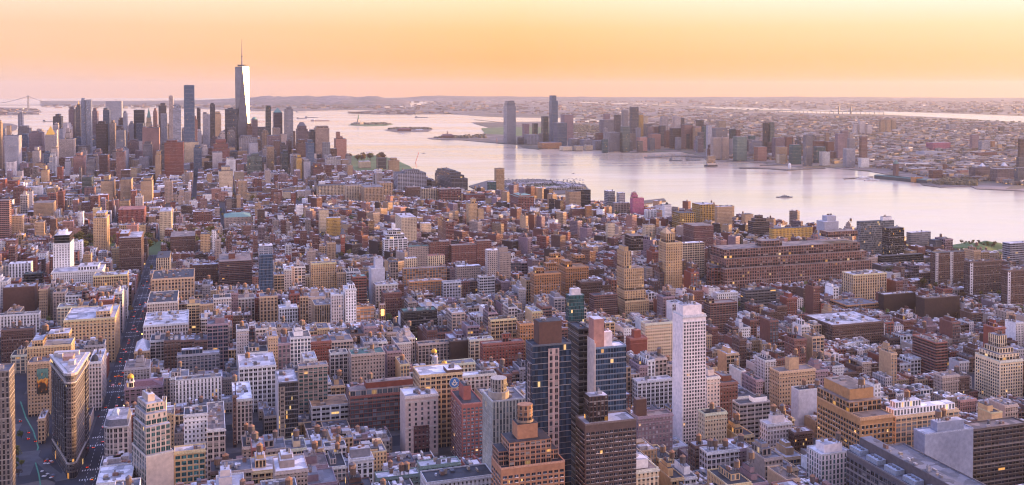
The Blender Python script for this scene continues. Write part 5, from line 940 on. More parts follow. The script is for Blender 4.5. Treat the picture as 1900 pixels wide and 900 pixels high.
st = find('pale ornate'); sp = solve(742, 752, 813, 738, 'b', 852); side_strip(sp, .25, .72, 4, sp[4]*.52, 'n', 'brick_panel', col=(.13, .06, .06), sty='p', root=st)
for f in (.05, .5, .93): side_strip(sp, 0, 1, sp[4]*f-1, sp[4]*f, 'n', 'string_course', col=(.5, .44, .4), sty='n', root=st)
st = find('slim dark glass tower'); sp = solve(511, 517, 553, 712, 'b', 828); side_strip(sp, 0, 1, 0, sp[4], 'e', 'side_wall', col=(.5, .48, .48), sty='n', root=st); side_strip(sp, .05, .32, 0, sp[4]-3, 'n', 'stone_stripe', col=(.3, .25, .2), sty='p', root=st)
for lab, s_ in (('brown brick apartment slab with two', (1731, 1736, 1790, 470, 'b', 535)), ('brown brick apartment slab with white balcony', (1796, 1800, 1859, 487, 'b', 560)), ('brown brick apartment slab with white stripe', (1866, 1870, 1925, 503, 'b', 580))):
    st = find(lab); sp = solve(*s_); side_strip(sp, 0, .09, 0, sp[4], 'n', 'balcony_stripe', col=(.62, .6, .62), sty='p', root=st)
    if 'two' in lab: side_strip(sp, .5, .6, 0, sp[4], 'n', 'balcony_stripe', col=(.62, .6, .62), sty='p', root=st)
# louvred wing windows on the grey slab
st = find('very long dark grey'); sp = solve(1590, 1745, 1860, 936, 'h', 55, 95)
side_strip(sp, .0, 1., 8, 52, 'e', 'louvre_band', col=(.12, .115, .13), sty='g', root=st)

# ---------------------------------------------------------------- marble arch, clock tower, statue, small landmarks
X, Y = ground(319, 446); o = empty('marble_arch', (X, Y, 0), GA); tag(o, 'white marble triumphal arch at the head of the avenue', 'arch')
m = MB(); w = 11.5
for sx_ in (-1, 1): m.box(sx_*w-(0 if sx_ < 0 else 6.5), sx_*w+(6.5 if sx_ < 0 else 0), -3, 3, 0, 15, col=(.58, .54, .5))
m.box(-w, w, -3, 3, 15.01, 23.5, col=(.58, .54, .5)); m.box(-w-.6, w+.6, -3.6, 3.6, 18, 19, col=(.6, .56, .52)); m.build('arch_body', o)
m = MB(); m.box(-5, 5, -2.9, 2.9, 12, 15, ts=.99, col=(.5, .46, .43)); m.build('arch_head', o)
X, Y = ground(636, 474); o = empty('clock_tower', (X, Y, 0), GA); tag(o, 'red brick clock tower with banded walls, belfry and pointed roof', 'clock tower')
m = MB(); m.box(-3.6, 3.6, -3.6, 3.6, 0, 34, col=(.36, .10, .06), sm=0, sty='p'); m.box(-3.9, 3.9, -3.9, 3.9, 20, 21, col=(.5, .4, .34)); m.build('shaft', o)
m = MB(); m.box(-4.4, 4.4, -4.4, 4.4, 34.01, 41, col=(.42, .18, .12)); m.build('belfry', o)
me = bpy.data.meshes.new('clock_face'); n = 20; V = [(2.6*math.cos(2*math.pi*i/n), -4.5, 37.5+2.6*math.sin(2*math.pi*i/n)) for i in range(n)]; V += [(x, -4.39, z) for x, y, z in V]; me.from_pydata(V, [], [tuple(range(n))]+[(i, n+i, n+(i+1) % n, (i+1) % n) for i in range(n)]); me.materials.append(simple('clock_dial', (.6, .56, .45), .5, .05)); q = bpy.data.objects.new('clock_face', me); COL.objects.link(q); q.parent = o
m = MB(); m.box(-4.2, 4.2, -4.2, 4.2, 41.01, 54, ts=.05, col=(.12, .13, .16)); m.build('spire', o)
FOOT.append((X, Y, 6, 6, GA, 470, 629, 643))
X, Y = ground(709, 618); o = empty('church_tower', (X, Y, 0), GA); tag(o, 'floodlit square bell tower glowing orange beside the avenue', 'tower')
MLIT = simple('floodlit_stone', (.5, .3, .15), .8, .3, .4, 0, ((1, .35, .08), .28))
m = MB(); m.box(-4, 4, -4, 4, 0, 38, col=(.4, .26, .18), sm=0, sty='p'); m.build('shaft', o); m = MB(); m.box(-2.2, 2.2, -4.2, -4.01, 24, 32); m.build('lit_panel', o, mats=[simple('lit_opening', (.8, .5, .2), .5, .1, 1, 0, ((1, .45, .1), 1.6))])
m = MB()
for a in (-1, 1):
    for b in (-1, 1): m.box(a*3.4-.6, a*3.4+.6, b*3.4-.6, b*3.4+.6, 38.01, 42, ts=.1, col=(.4, .3, .22))
m.build('pinnacles', o); FOOT.append((X, Y, 5, 5, GA, 600, 702, 717))
# statue on the harbour island
X, Y = ground(665, 231); o = empty('harbour_statue', (X, Y, 0), GA+.5); tag(o, 'green copper statue holding up a torch on a stone pedestal, on its island', 'statue')
m = MB(); m.prim(10, 0, 0, 0, 20, 45, 45, ts=.97, col=(.3, .26, .22)); m.box(-10, 10, -10, 10, 20, 47, ts=.75, col=(.42, .36, .3)); m.build('pedestal', o)
m = MB(); m.prim(10, 0, 0, 47.01, 62, 6.5, 6, ts=.85, col=R_['green']); m.prim(10, 0, 0, 62, 78, 5.5, 5, ts=.62, col=R_['green']); m.prim(8, 0, 0, 78, 80, 1.6, 1.6, col=R_['green']); m.prim(10, 0, 0, 80, 84.5, 2.4, 2.4, ts=.7, col=R_['green']); m.prim(8, 0, 0, 84, 86, 2.6, 2.6, ts=1.4, col=R_['green']); m.prim(6, 5, 0, 74, 90, 1.4, 1.4, col=R_['green']); m.prim(6, -4.2, -1, 66, 74, 1.8, 1.5, col=R_['green']); m.build('figure', o)
m = MB(); m.prim(8, 5, 0, 90.01, 93, 1.8, 1.8, ts=.5, col=R_['gold']); m.build('torch', o)
# low island buildings
def low(xs, y, h, w, col, roofc, nm, lab, n=1, peak=4):
    X, Y = ground(xs, y); o = empty(nm, (X, Y, 0), GA); tag(o, lab, nm.replace('_', ' ')); m = MB(); m.box(-w/2, w/2, -12, 12, -1, h, sm=0, col=C_[col], sty='p'); m.build('wall', o); m = MB(); m.box(-w/2, w/2, -12, 12, h+.01, h+peak, ts=.7, ty=.1, col=roofc); m.build('roof', o)
    return o
low(750, 243, 14, 100, 'brick', (.2, .1, .1), 'museum_hall', 'long brick hall with hipped roof on the wooded island', peak=7)
low(778, 243, 10, 60, 'pale', (.35, .4, .4), 'museum_annex', 'pale low hall on the wooded island')
t_ = low(830, 256, 16, 80, 'brick', (.18, .12, .12), 'rail_terminal', 'old brick rail terminal with pointed roof on the park tip', peak=10)
m = MB(); m.prim(4, 0, 0, 16, 44, 5, 5, ts=.3, col=(.2, .12, .12)); m.build('clock_turret', t_)
X, Y = ground(922, 264); o = empty('lighthouse', (X, Y, 0)); tag(o, 'small salmon-coloured stack on the bank left of the tall riverfront tower', 'chimney'); m = MB(); m.prim(8, 0, 0, 0, 26, 4, 4, ts=.5, col=(.5, .28, .2)); m.build('stack', o)
X, Y = ground(1319, 308); o = empty('ventilation_tower', (X, Y, 0), GA); tag(o, 'tan louvred ventilation tower on a dark base in the river', 'tower')
m = MB(); m.box(-24, 24, -12, 12, -3, 5, col=(.06, .06, .07)); m.build('caisson', o); m = MB(); m.box(-18, 18, -9, 9, 5.01, 12, col=(.5, .42, .36)); m.box(-16, 16, -8, 8, 12.01, 40, sm=0, col=(.46, .32, .2), sty='v'); m.build('wall', o); m = MB(); m.box(-16.5, 16.5, -8.5, 8.5, 40.01, 42, col=(.3, .25, .2)); m.build('roof', o)
X, Y = ground(1465, 314); o = empty('white_sculpture', (X, Y, 0)); tag(o, 'tall white head-like sculpture at the pier elbow', 'sculpture'); m = MB(); m.prim(10, 0, 0, 0, 6, 4, 3, ts=.8, col=(.75, .73, .73)); m.prim(12, 0, 0, 6, 18, 6, 5, ts=1.05, col=(.75, .73, .73)); m.prim(12, 0, 0, 18, 25, 6.2, 5.2, ts=.35, col=(.75, .73, .73)); m.build('head', o)
# ferry terminal sheds and clock tower
for i in range(6):
    x = 1640+i*13; X, Y = ground(x, 331+i*1.3); o = empty('ferry_shed', (X, Y, 0), GA+.25); tag(o, f'{["westmost","second","third","fourth","fifth","eastmost"][i]} dark ferry shed with green roof in the row of six', 'shed', 'ferry slips on the far bank')
    m = MB(); m.box(-14, 14, -40, 30, -2, 9, col=(.07, .08, .09)); m.build('wall', o); m = MB(); m.box(-15, 15, -41, 31, 9.01, 12, ts=.6, ty=.95, col=(.10, .17, .15)); m.build('roof', o)
X, Y = ground(1662, 327); o = empty('terminal_tower', (X, Y, 0), GA); tag(o, 'slim dark terminal clock tower above the ferry sheds', 'clock tower'); m = MB(); m.box(-7, 7, -7, 7, 0, 46, col=(.13, .08, .08)); m.build('shaft', o); m = MB(); m.box(-8, 8, -8, 8, 46.01, 58, ts=.2, col=(.12, .2, .17)); m.build('spire', o)

# ---------------------------------------------------------------- bridges, cranes
def tube(V, Fc, a, b, r):
    a, b = Vector(a), Vector(b); d = (b-a).normalized(); u = d.orthogonal().normalized(); w = d.cross(u); i = len(V)
    for p in (a, b):
        for k in range(4): V.append(tuple(p+u*r*math.cos(k*math.pi/2+.78)+w*r*math.sin(k*math.pi/2+.78)))
    Fc += [(i+k, i+(k+1) % 4, i+4+(k+1) % 4, i+4+k) for k in range(4)]+[(i+3, i+2, i+1, i), (i+4, i+5, i+6, i+7)]
def tubes(name, segs, mat, parent=None):
    V, Fc = [], []
    for s in segs: tube(V, Fc, *s)
    me = bpy.data.meshes.new(name); me.from_pydata(V, [], Fc); me.materials.append(mat); o = bpy.data.objects.new(name, me); COL.objects.link(o); o.parent = parent; return o
X, Y = -7200, 14500; o = empty('suspension_bridge', (X, Y, 0)); tag(o, 'hazy far suspension bridge with tall tower at the harbour mouth', 'bridge')
for sx_ in (0, -1300):
    for a in (-16, 16): tubes('bridge_tower_leg', [((sx_, a, 0), (sx_, a, 205), 6.5)], M_STEEL, o)
    tubes('bridge_tower_portal', [((sx_, -16, z), (sx_, 16, z), 5) for z in (120, 200)]+[((sx_-12, 0, 205), (sx_+12, 0, 205), 9)], M_STEEL, o)
tubes('deck', [((-3000, 0, 72), (520, 0, 72), 4)], M_STEEL, o)
def cat_(t, x0, x1, z0, z1, sag): return (x0+(x1-x0)*t, 0, z0+(z1-z0)*t-4*sag*t*(1-t))
for x0, x1, z0, z1, sg in ((0, 420, 205, 72, 12), (-1300, 0, 205, 205, 120), (-1700, -1300, 72, 205, 12)):
    tubes('cable', [(cat_(i/12, x0, x1, z0, z1, sg), cat_((i+1)/12, x0, x1, z0, z1, sg), 3.2) for i in range(12)], M_STEEL, o)
A = ground(1400, 209); Bp = ground(1640, 213); o = empty('viaduct_bridge', (A[0], A[1], 0)); tag(o, 'long low trestle bridge with lift towers across the far bay', 'bridge')
dx, dy = Bp[0]-A[0], Bp[1]-A[1]
tubes('deck', [((0, 0, 34), (dx, dy, 34), 4)], M_STEEL, o)
tubes('pier', [((dx*i/30, dy*i/30, 0), (dx*i/30, dy*i/30, 34), 5) for i in range(31)], M_STEEL, o)
for f in (.67, .76):
    tubes('lift_tower', [((dx*f, dy*f-10, 0), (dx*f, dy*f-10, 95), 7), ((dx*f, dy*f+14, 0), (dx*f, dy*f+14, 95), 7)], M_STEEL, o)
for x, y, hgt, lx, c, lab, Hh in ((772, 311, 0, 8, (.5, .1, .06), 'red tower crane on the grey banded office roof', 58), (1148, 455, 0, 0, 0, '', 0)):
    if not lab: continue
    X, Y = ground(x, y, 60); o = empty('tower_crane', (X, Y, 60)); tag(o, lab, 'crane'); mt = simple('crane_red', c, .5)
    tubes('mast', [((0, 0, 0), (0, 0, 14), .9)], mt, o); tubes('jib', [((-3, 0, 12), (9, 0, 50), .8)], mt, o)
X, Y = ground(585, 292, 10); o = empty('tower_crane', (X, Y, 0)); tag(o, 'pale lattice crane with long inclined jib by the tan riverside tower', 'crane'); mt = simple('crane_white', (.5, .48, .48), .5)
tubes('mast', [((0, 0, 0), (0, 0, 55), 1.6)], mt, o); tubes('jib', [((-4, 0, 52), (62, 0, 108), 1.5)], mt, o)

# ---------------------------------------------------------------- boats
def boat(x, y, Ln, mat, lab, hd=.2, house=.5, hull_h=5, cargo=False, nm='ship'):
    q = min(1, Ln/110); hull_h = 5*q if not cargo else 5
    X, Y = ground(x, y); o = empty(nm, (X, Y, -2), hd); tag(o, lab, 'boat'); w = Ln*.075
    P = [(-Ln/2, -w), (Ln*.32, -w), (Ln/2, 0), (Ln*.32, w), (-Ln/2, w)]
    m = MB(); m.poly([(a*.94, b*.8) for a, b in P], 0, hull_h, (.2,)*3, pts1=P); m.build('hull', o, mats=[mat])
    m = MB()
    if cargo: m.box(-Ln*.45, -Ln*.3, -w*.8, w*.8, hull_h+.01, hull_h+10)
    else: m.box(-Ln*.3, Ln*.2, -w*.75, w*.75, hull_h+.01, hull_h+4.5*q); m.box(-Ln*.15, Ln*.1, -w*.6, w*.6, hull_h+4.52*q, hull_h+8*q)
    m.build('deckhouse', o, mats=[M_SHIPW if mat is not M_SHIPG else M_SHIPG])
    if not cargo: m = MB(); m.prim(6, 0, 0, hull_h+8*q, hull_h+16*q, .9, .9, ts=.4, col=(.2, .2, .2)); m.build('mast', o, mats=[M_SHIPG])
    return o
boat(1455, 365, 50, M_SHIPG, 'long grey patrol ship steaming alone up the wide river', .05+math.pi)
boat(685, 283, 46, M_SHIPW, 'small white ferry off the park tip', .3); boat(786, 284, 22, M_SHIPG, 'tiny dark boat in mid-river'); boat(578, 218, 150, M_SHIPG, 'anchored dark cargo ship, longest of the harbour group', .05, cargo=True)
boat(594, 224, 190, M_SHIPR, 'rust-red barge anchored below the cargo ship', .0, cargo=True); boat(560, 220, 110, M_SHIPG, 'small ship left in the anchored group', .1, cargo=True); boat(558, 208, 140, M_SHIPG, 'farthest pale ship in the anchored group', .1, cargo=True)
boat(485, 226, 70, M_SHIPR, 'orange ferry seen between downtown towers', .6); boat(91, 225, 120, M_SHIPG, 'dark barge off the left island', .1, cargo=True); boat(782, 218, 150, M_SHIPG, 'cargo ship off the container pier', .0, cargo=True)
boat(652, 231, 40, M_SHIPW, 'white tour boat by the statue island', .2); boat(747, 248, 50, M_SHIPW, 'white ferry by the wooded island', .1); boat(1254, 298, 60, M_SHIPG, 'dark barge off the far pier, left one', .02, cargo=True); boat(1286, 297, 70, M_SHIPG, 'dark barge off the far pier, right one', .02, cargo=True)
boat(1064, 321, 14, M_SHIPG, 'speck-like motorboat below the far bank towers'); boat(1425, 319, 10, M_SHIPG, 'speck-like motorboat below the far piers'); boat(1605, 331, 70, M_SHIPW, 'white ferry moored left of the ferry sheds', .2); boat(1618, 334, 60, M_SHIPW, 'second white ferry moored closer to shore', .2)
boat(20, 217, 90, M_SHIPW, 'pale ferry beyond the left edge wharves', .1)

st = find('very long dark grey')
for k in range(5):
    m = MB(); y0_ = -sp[3]+8+k*19; m.box(-sp[2]+3, -sp[2]+3+sp[2]*.3, y0_, y0_+12, sp[4]+.3, sp[4]+3.8, col=(.30, .34, .40)); cu = m.build('cooling_unit', st)
    m = MB(); [m.prim(10, -sp[2]+3+sp[2]*.15, y0_+2+4*q, sp[4]+3.81, sp[4]+4.5, 1.4, 1.4, col=(.12, .12, .14)) for q in range(3)]; m.build('fan', cu)

# ---------------------------------------------------------------- the street grid and its ordinary buildings
FT = np.array([f[:5] for f in FOOT]); FV = np.array([[f[5], f[6], f[7]] for f in FOOT], float)
MANA = MAN
AVE = [(-1500, 26), (-1230, 26), (-960, 26), (-690, 26), (-420, 26), (-255, 22), (-92, 21), (236, 21), (515, 25), (790, 25), (1064, 25), (1338, 25), (1612, 25)]
def st_s(n): return 868+(23-n)*80.5
STREETS = [(st_s(n), 26 if n in (14, 23) else 17) for n in range(30, 0, -1)]
s_ = st_s(1)+95
while s_ < 6200: STREETS.append((s_, 22 if len(STREETS) % 8 == 1 else 13)); s_ += 118
def bway(s): return -104-(s-870)*.36       # the diagonal street
PAVE = MB(); LOTS = []
rnd = random.Random(11)
def district(s, t):
    """height sampler, palette, lot width, lot depth fraction"""
    u = rnd.random()
    if s < 1560 and -700 < t < 236: return (rnd.uniform(40, 62) if u < .68 else rnd.uniform(20, 38)), ['tan', 'lime', 'buff', 'stone', 'lime', 'red', 'brown', 'white', 'cream', 'grey', 'mauve', 'stone'], (9, 24), 28, 'pqwg'
    if s < 1560 and 236 < t < 515: return (rnd.uniform(30, 52) if u < .6 else rnd.uniform(15, 30)), ['tan', 'lime', 'brick', 'brown', 'white', 'stone', 'mauve', 'buff', 'grey'], (8, 20), 28, 'pqwg'
    if s < 1560 and t < 1064: return (rnd.uniform(26, 48) if u < .2 else rnd.uniform(12, 24)), ['brick', 'brown', 'red', 'stone', 'mauve', 'white', 'brown', 'pale', 'tan', 'brick'], (7, 17), 20, 'qqpw'
    if s < 1560: return (rnd.uniform(26, 42) if u < .22 else rnd.uniform(12, 24)), ['brick', 'brown', 'mauve', 'stone', 'dgrey', 'tan'], (9, 30), 27, 'pqw'
    if s < 2780 and t < -92: return (rnd.uniform(34, 66) if u < .16 else rnd.uniform(16, 34)), ['brick', 'brown', 'tan', 'lime', 'red', 'mauve', 'white', 'buff', 'pink'], (8, 20), 24, 'qpw'
    if s < 2780: return (rnd.uniform(26, 50) if u < .13 else rnd.uniform(11, 23)), ['brick', 'brown', 'red', 'mauve', 'tan', 'stone', 'pink', 'brick', 'white', 'dbrown'], (7, 16), 19, 'qqp'
    if s < 3800: return (rnd.uniform(34, 62) if u < .11 else rnd.uniform(17, 32)), ['tan', 'brick', 'cream', 'brown', 'lime', 'mauve', 'stone', 'white', 'red', 'pink'], (9, 24), 30, 'qpw'
    return (rnd.uniform(50, 120) if u < .35 else rnd.uniform(24, 50)), ['tan', 'lime', 'brown', 'mauve', 'grey', 'silver', 'brick'], (16, 34), 30, 'qpr'
def ok_lot(X, Y):
    return Y > 470
def lot(s0, s1, t0, t1, ga=GA, kind='row', org=(0, 0)):
    s, t = (s0+s1)/2, (t0+t1)/2; X, Y = g2w(s, t, ga); X += org[0]; Y += org[1]
    ss, tt = w2g(X, Y)
    h, pal, _, _, stl = district(ss, tt)
    LOTS.append([X, Y, (t1-t0)/2, (s1-s0)/2, h, ga, rnd.choice(pal), rnd.choice(stl), kind])
HUD = lambda s: 1e9
rotated = [(-1000, 0)]
def in_west(X, Y): s, t = w2g(X, Y); return t > 250 and s > 1590 and s < 2760
def fill_blocks(streets, aves, ga, org, test, tlim):
    for i in range(len(streets)-1):
        (sa, wa), (sb, wb) = streets[i], streets[i+1]; S0, S1 = sa+wa/2, sb-wb/2
        for j in range(len(aves)-1):
            (ta, va), (tb, vb) = aves[j], aves[j+1]; T0, T1 = ta+va/2, tb-vb/2
            cX, cY = g2w((S0+S1)/2, (T0+T1)/2, ga); cX += org[0]; cY += org[1]
            if not test(cX, cY): continue
            # Broadway cuts the blocks east of the avenue
            cuts = [(T0, T1)]
            sm = (S0+S1)/2
            if ga == GA and 700 < sm < 1600 and T0 < bway(sm) < T1: b = bway(sm); cuts = [(T0, b-22), (b+22, T1)]
            if ga == GA and S0 < 862 and T0 < -40 and T1 < -40: continue      # the open square
            for (A_, B_) in cuts:
                if B_-A_ < 14: continue
                PAVE.prim(4, *[a+b for a, b in zip(g2w((S0+S1)/2, (A_+B_)/2, ga), org)], .004, .14, (B_-A_)/2, (S1-S0)/2, rot=ga)
                A2, B2 = A_+2.4, B_-2.4; s0, s1 = S0+3.2, S1-3.2; mid = (s0+s1)/2
                for row in (0, 1):
                    t = A2
                    while t < B2-4:
                        _, _, (w0, w1), dp, _ = district(sm, t); w = min(rnd.uniform(w0, w1)*(1.0 if sm < 2500 else 1.25), B2-t)
                        if B2-(t+w) < w0*.6: w = B2-t
                        d = min(dp*rnd.uniform(.8, 1.12), (s1-s0)/2)
                        if row == 0: lot(s0, s0+d, t, t+w-.03, ga, 'row', org)
                        else: lot(s1-d, s1, t, t+w-.03, ga, 'row', org)
                        t += w
    return
def land_ok(X, Y): return bool(inside([X], [Y], MANA)[0]) and Y > 420 and abs(X) < .64*Y+160
PARKS = [(g2w(2045, -112), 150, 85), (g2w(820, -270), 90, 150)]
def not_park(X, Y):
    s, t = w2g(X, Y); return not (1975 < s < 2165 and -270 < t < 50)
AV2 = [(-1500+i*118+rnd.uniform(-12, 12), 12) for i in range(14)]+[(236, 22)]+[(236+i*120, 12) for i in range(1, 14)]
S1_ = [q for q in STREETS if q[0] < 2190]; S2_ = [q for q in STREETS if 2110 < q[0] < 2830]; S3_ = [q for q in STREETS if q[0] > 2740]
AV3 = [(-1500+i*113+rnd.uniform(-14, 14), 11) for i in range(30)]
fill_blocks(S3_, AV3, GA, (0, 0), lambda X, Y: land_ok(X, Y), None)
fill_blocks(S2_, AV2, GA, (0, 0), lambda X, Y: land_ok(X, Y) and not in_west(X, Y) and not_park(X, Y), None)
fill_blocks(S1_, AVE, GA, (0, 0), lambda X, Y: land_ok(X, Y) and not in_west(X, Y) and not_park(X, Y), None)
G2 = GA+math.radians(28); org = g2w(1560, 244)
fill_blocks([(a*72-900, 12) for a in range(36)], [(-900+a*132, 15) for a in range(22)], G2, org, lambda X, Y: land_ok(X, Y) and in_west(X, Y), None)
A = np.array([[*l[:6]] for l in LOTS])
keep = np.ones(len(A), bool)
keep &= inside(A[:, 0], A[:, 1], MANA)
# off the landmarks' ground
for cx, cy, hx, hy, ga in FT:
    dx, dy = A[:, 0]-cx, A[:, 1]-cy; c, s = math.cos(ga), math.sin(ga); u, v = dx*c+dy*s, -dx*s+dy*c
    keep &= ~((np.abs(u) < hx+A[:, 2]*.92) & (np.abs(v) < hy+A[:, 3]*.92))
# off the diagonal
sg, tg = w2g(A[:, 0], A[:, 1]); keep &= ~((sg > 850) & (sg < 1560) & (np.abs(tg-(-104-(sg-870)*.36)) < 11+A[:, 2]))
keep &= ~((sg < 868) & (tg < -84))
keep &= ~((sg < 1600) & (np.abs(tg-236) < 12+0*tg)) | False
pb_ = YC+F*(H0*CP-(A[:, 1])*SP)/(A[:, 1]*CP+H0*SP); pa_ = 950+F*A[:, 0]/(A[:, 1]*CP+H0*SP)
keep &= ~((pa_ < 112) & (pb_ > 752))
# never hide the lower walls of a landmark behind: cut heights to fit
hh = A[:, 4].copy()
Dn = A[:, 1]*CP+H0*SP; pxx = 950+F*A[:, 0]/Dn; hw = F*(A[:, 2]+A[:, 3]*.5)/Dn
order = np.argsort(-FT[:, 1])
for k in range(len(FT)):
    vis, xl, xr = FV[k]; m = (A[:, 1] < FT[k, 1]) & (pxx+hw > xl-1) & (pxx-hw < xr+1)
    b = (vis-YC)/F; Yn = A[:, 1]; mh = H0-Yn*(b*CP+SP)/(CP-b*SP)
    hh = np.where(m, np.minimum(hh, np.maximum(mh, 10)), hh)
low_ = hh < 9
hh = np.where(low_, np.maximum(hh, 0), hh)
keep &= (hh > 5.5)
A[:, 4] = hh
idx = np.where(keep)[0]
print('lots', len(LOTS), 'kept', len(idx))
# ---- which of them show largest: a small depth image
Wd, Hd = 950, 450; ids = np.full((Hd, Wd), -1, np.int32)
allb = [(A[i, 1], i, A[i, 0], A[i, 1], A[i, 2], A[i, 3], A[i, 4], A[i, 5]) for i in idx]+[(f[1], -2, f[0], f[1], f[2], f[3], 1e3, f[4]) for f in FOOT]
allb.sort(key=lambda q: -q[0])
for _, i, X, Y, hx, hy, h, ga in allb:
    if i == -2:
        k = [f for f in FOOT if f[0] == X and f[1] == Y][0]; y1 = proj(X, Y-hy, 0)[1]; yr_ = k[5]-(y1-k[5]) if k[5] < 895 else k[5]-200
        a, b, c, d = k[6]/2, k[7]/2, max(0, yr_)/2, min(y1, 900)/2
    else:
        c_, s__ = math.cos(ga), math.sin(ga); P = [(X+u*hx*c_-v*hy*s__, Y+u*hx*s__+v*hy*c_) for u in (-1, 1) for v in (-1, 1)]
        q = [proj(x, y, z) for x, y in P for z in (0, h)]; a, b = min(p[0] for p in q)/2, max(p[0] for p in q)/2; c, d = min(p[1] for p in q)/2+.5, max(p[1] for p in q)/2
    a, b, c, d = int(a), int(b)+1, int(c), int(d)+1
    if b <= 0 or a >= Wd or c >= Hd: continue
    ids[max(0, c):min(Hd, d), max(0, a):min(Wd, b)] = i
cnt = np.bincount(ids[ids >= 0].ravel(), minlength=len(A))
NIND = 300
top_i = set(np.argsort(-cnt)[:NIND].tolist()) & set(idx.tolist()); print('individual', len(top_i), 'smallest px', cnt[np.argsort(-cnt)[NIND-1]]*4)
SIZE = lambda h: 'low' if h < 17 else ('mid-height' if h < 32 else 'tall')
RN = dict(silver='silver roof', white='white roof', grey='grey roof', tar='black roof', brown='brown roof')
stuffA, stuffB = MB(), MB()
GLS_MIX = 'dddkgb'
for i in idx:
    X, Y, hx, hy, h, ga = A[i]; _, _, _, _, _, _, colr, stl, kind = LOTS[i]
    roof = rnd.choice(ROOFS); nm = 'loft_building' if h > 22 else 'townhouse'
    if i in top_i:
        nt_ = (1 if rnd.random() < .55 else 0)+(1 if rnd.random() < .18 else 0) if h > 19 else 0
        tiers = [(a0 := rnd.uniform(.05, .4), a0+rnd.uniform(.25, .5), .25, .85, rnd.uniform(3.5, 6), dict(sty=rnd.choice('pn')))] if rnd.random() < .6 and h > 15 else []
        if tiers and rnd.random() < .4: q_ = tiers[0]; tiers.append((q_[0]+.05, q_[1]-.06, .35, .75, rnd.uniform(2.5, 4), dict(sty='n')))
        o = building(nm, '', X, Y, hx, hy, h, ga, col=colr, sty=stl, gl=rnd.choice(GLS_MIX), roof=roof, tiers=tiers, tanks=nt_, near=True, win=5 if rnd.random() < .6 else 15, lit=rnd.choice([.002, .004, .012]), group='ordinary city blocks')
        x, y = proj(X, Y, h); tk = {0: '', 1: ' and tank', 2: ' and tanks'}[nt_]
        later(o, f'{SIZE(h)} {ADJ[colr]} {"loft" if h > 22 else "house"}, {RN[roof]}{tk.replace(" and", ",")}', x, y)
    else:
        mb = stuffA if Y < 1700 else stuffB; c = C_[colr]; j = rnd.uniform(.55, 1.2); roof = rnd.choice(['white', 'silver', 'silver', 'grey', 'tar', 'tar', 'white', 'grey', 'brown']); c = tuple(q*j for q in c); rj = rnd.uniform(.7, 1.5); rc = tuple(q*rj for q in R_[roof])
        mb.prim(4, X, Y, 0, h, hx, hy, rot=ga, sm=0, tm=1, col=c, tcol=rc, sty=stl, gl=rnd.choice(GLS_MIX), lit=.006, win=5 if rnd.random() < .7 else 15)
        cg, sg_ = math.cos(ga), math.sin(ga)
        def put(u, v, w, d, z0, z1, cc, **k): mb.prim(4, X+u*cg-v*sg_, Y+u*sg_+v*cg, z0, z1, w, d, rot=ga, col=cc, **k)
        if Y < 2300:
            pc = tuple(min(.6, q*1.1+.06) for q in c)
            put(0, -hy+.15, hx, .17, h, h+.9, pc); put(-hx+.15, 0, .17, hy-.33, h, h+.9, pc); put(hx-.15, 0, .17, hy-.33, h, h+.9, pc)
        for _ in range(rnd.randint(1, 3) if Y > 2200 else (rnd.randint(5, 9) if Y > 1400 else rnd.randint(9, 15))):
            w, d, e = rnd.uniform(.5, max(.6, hx*.4)), rnd.uniform(.5, max(.6, hy*.32)), rnd.choice([.5, 1, 1.6, 2.6, 3.4])
            u, v = rnd.uniform(-1, 1)*(hx-w-.4), rnd.uniform(-1, 1)*(hy-d-.4)
            put(u, v, w, d, h+.004, h+e, rnd.choice([(.3, .29, .3), (.52, .5, .52), (.1, .1, .11), (.24, .13, .1), c, (.45, .42, .4)]))
        if h > 24 and rnd.random() < .45 and Y < 3200:
            u, v = rnd.uniform(-.5, .5)*hx, rnd.uniform(-.5, .5)*hy; x, y = X+u*cg-v*sg_, Y+u*sg_+v*cg
            mb.prim(8, x, y, h+2.6, h+6.6, 1.9, 1.9, col=(.17, .12, .1)); mb.prim(8, x, y, h+6.61, h+8.2, 2.05, 2.05, ts=.05, col=(.32, .16, .08)); mb.prim(4, x, y, h, h+2.59, 1.1, 1.1, col=(.05, .05, .05))  # tank cone coloured orange as if catching the warm light
if stuffA.p: o = stuffA.build('city_buildings'); tag(o, 'mass of smaller houses between the larger near blocks', 'buildings', kind='stuff')
o = stuffB.build('city_buildings'); tag(o, 'dense mass of low city buildings stretching to the river', 'buildings', kind='stuff')
o = PAVE.build('pavement', mats=[M_PAVE]); o['kind'] = 'structure'

# ---------------------------------------------------------------- street furniture on the ground: lines, crossings, the open fork
def strip(name, s0, t0, s1, t1, w, mat, z=.008):
    a, b = Vector(g2w(s0, t0)), Vector(g2w(s1, t1)); d = (b-a).normalized(); n_ = Vector((-d.y, d.x))*w/2
    return [tuple(a+n_), tuple(a-n_), tuple(b-n_), tuple(b+n_)]
def many(name, quads, mat, z):
    V, Fc = [], []
    for q in quads: i = len(V); V += [(x, y, z) for x, y in q]; Fc.append((i, i+1, i+2, i+3))
    me = bpy.data.meshes.new(name); me.from_pydata(V, [], Fc); me.materials.append(mat); o = bpy.data.objects.new(name, me); COL.objects.link(o); o['kind'] = 'structure'
Q = []
for tc_ in (-92, 236):
    for off in (-3.3, 3.3): 
        s = 600
        while s < 2900: Q.append(strip('', s, tc_+off, s+4, tc_+off, .25, None)); s += 9
for n in range(29, 8, -1):
    s = st_s(n)
    for tc_ in (-92, 236):
        for e in (-10.5, 10.5):
            for k in range(9): Q.append(strip('', s+e-1.6, tc_-8+k*2, s+e+1.6, tc_-8+k*2, .7, None))
for k in range(12): Q.append(strip('', 838, -190+k*4.5, 842, -190+k*4.5, 1.2, None))
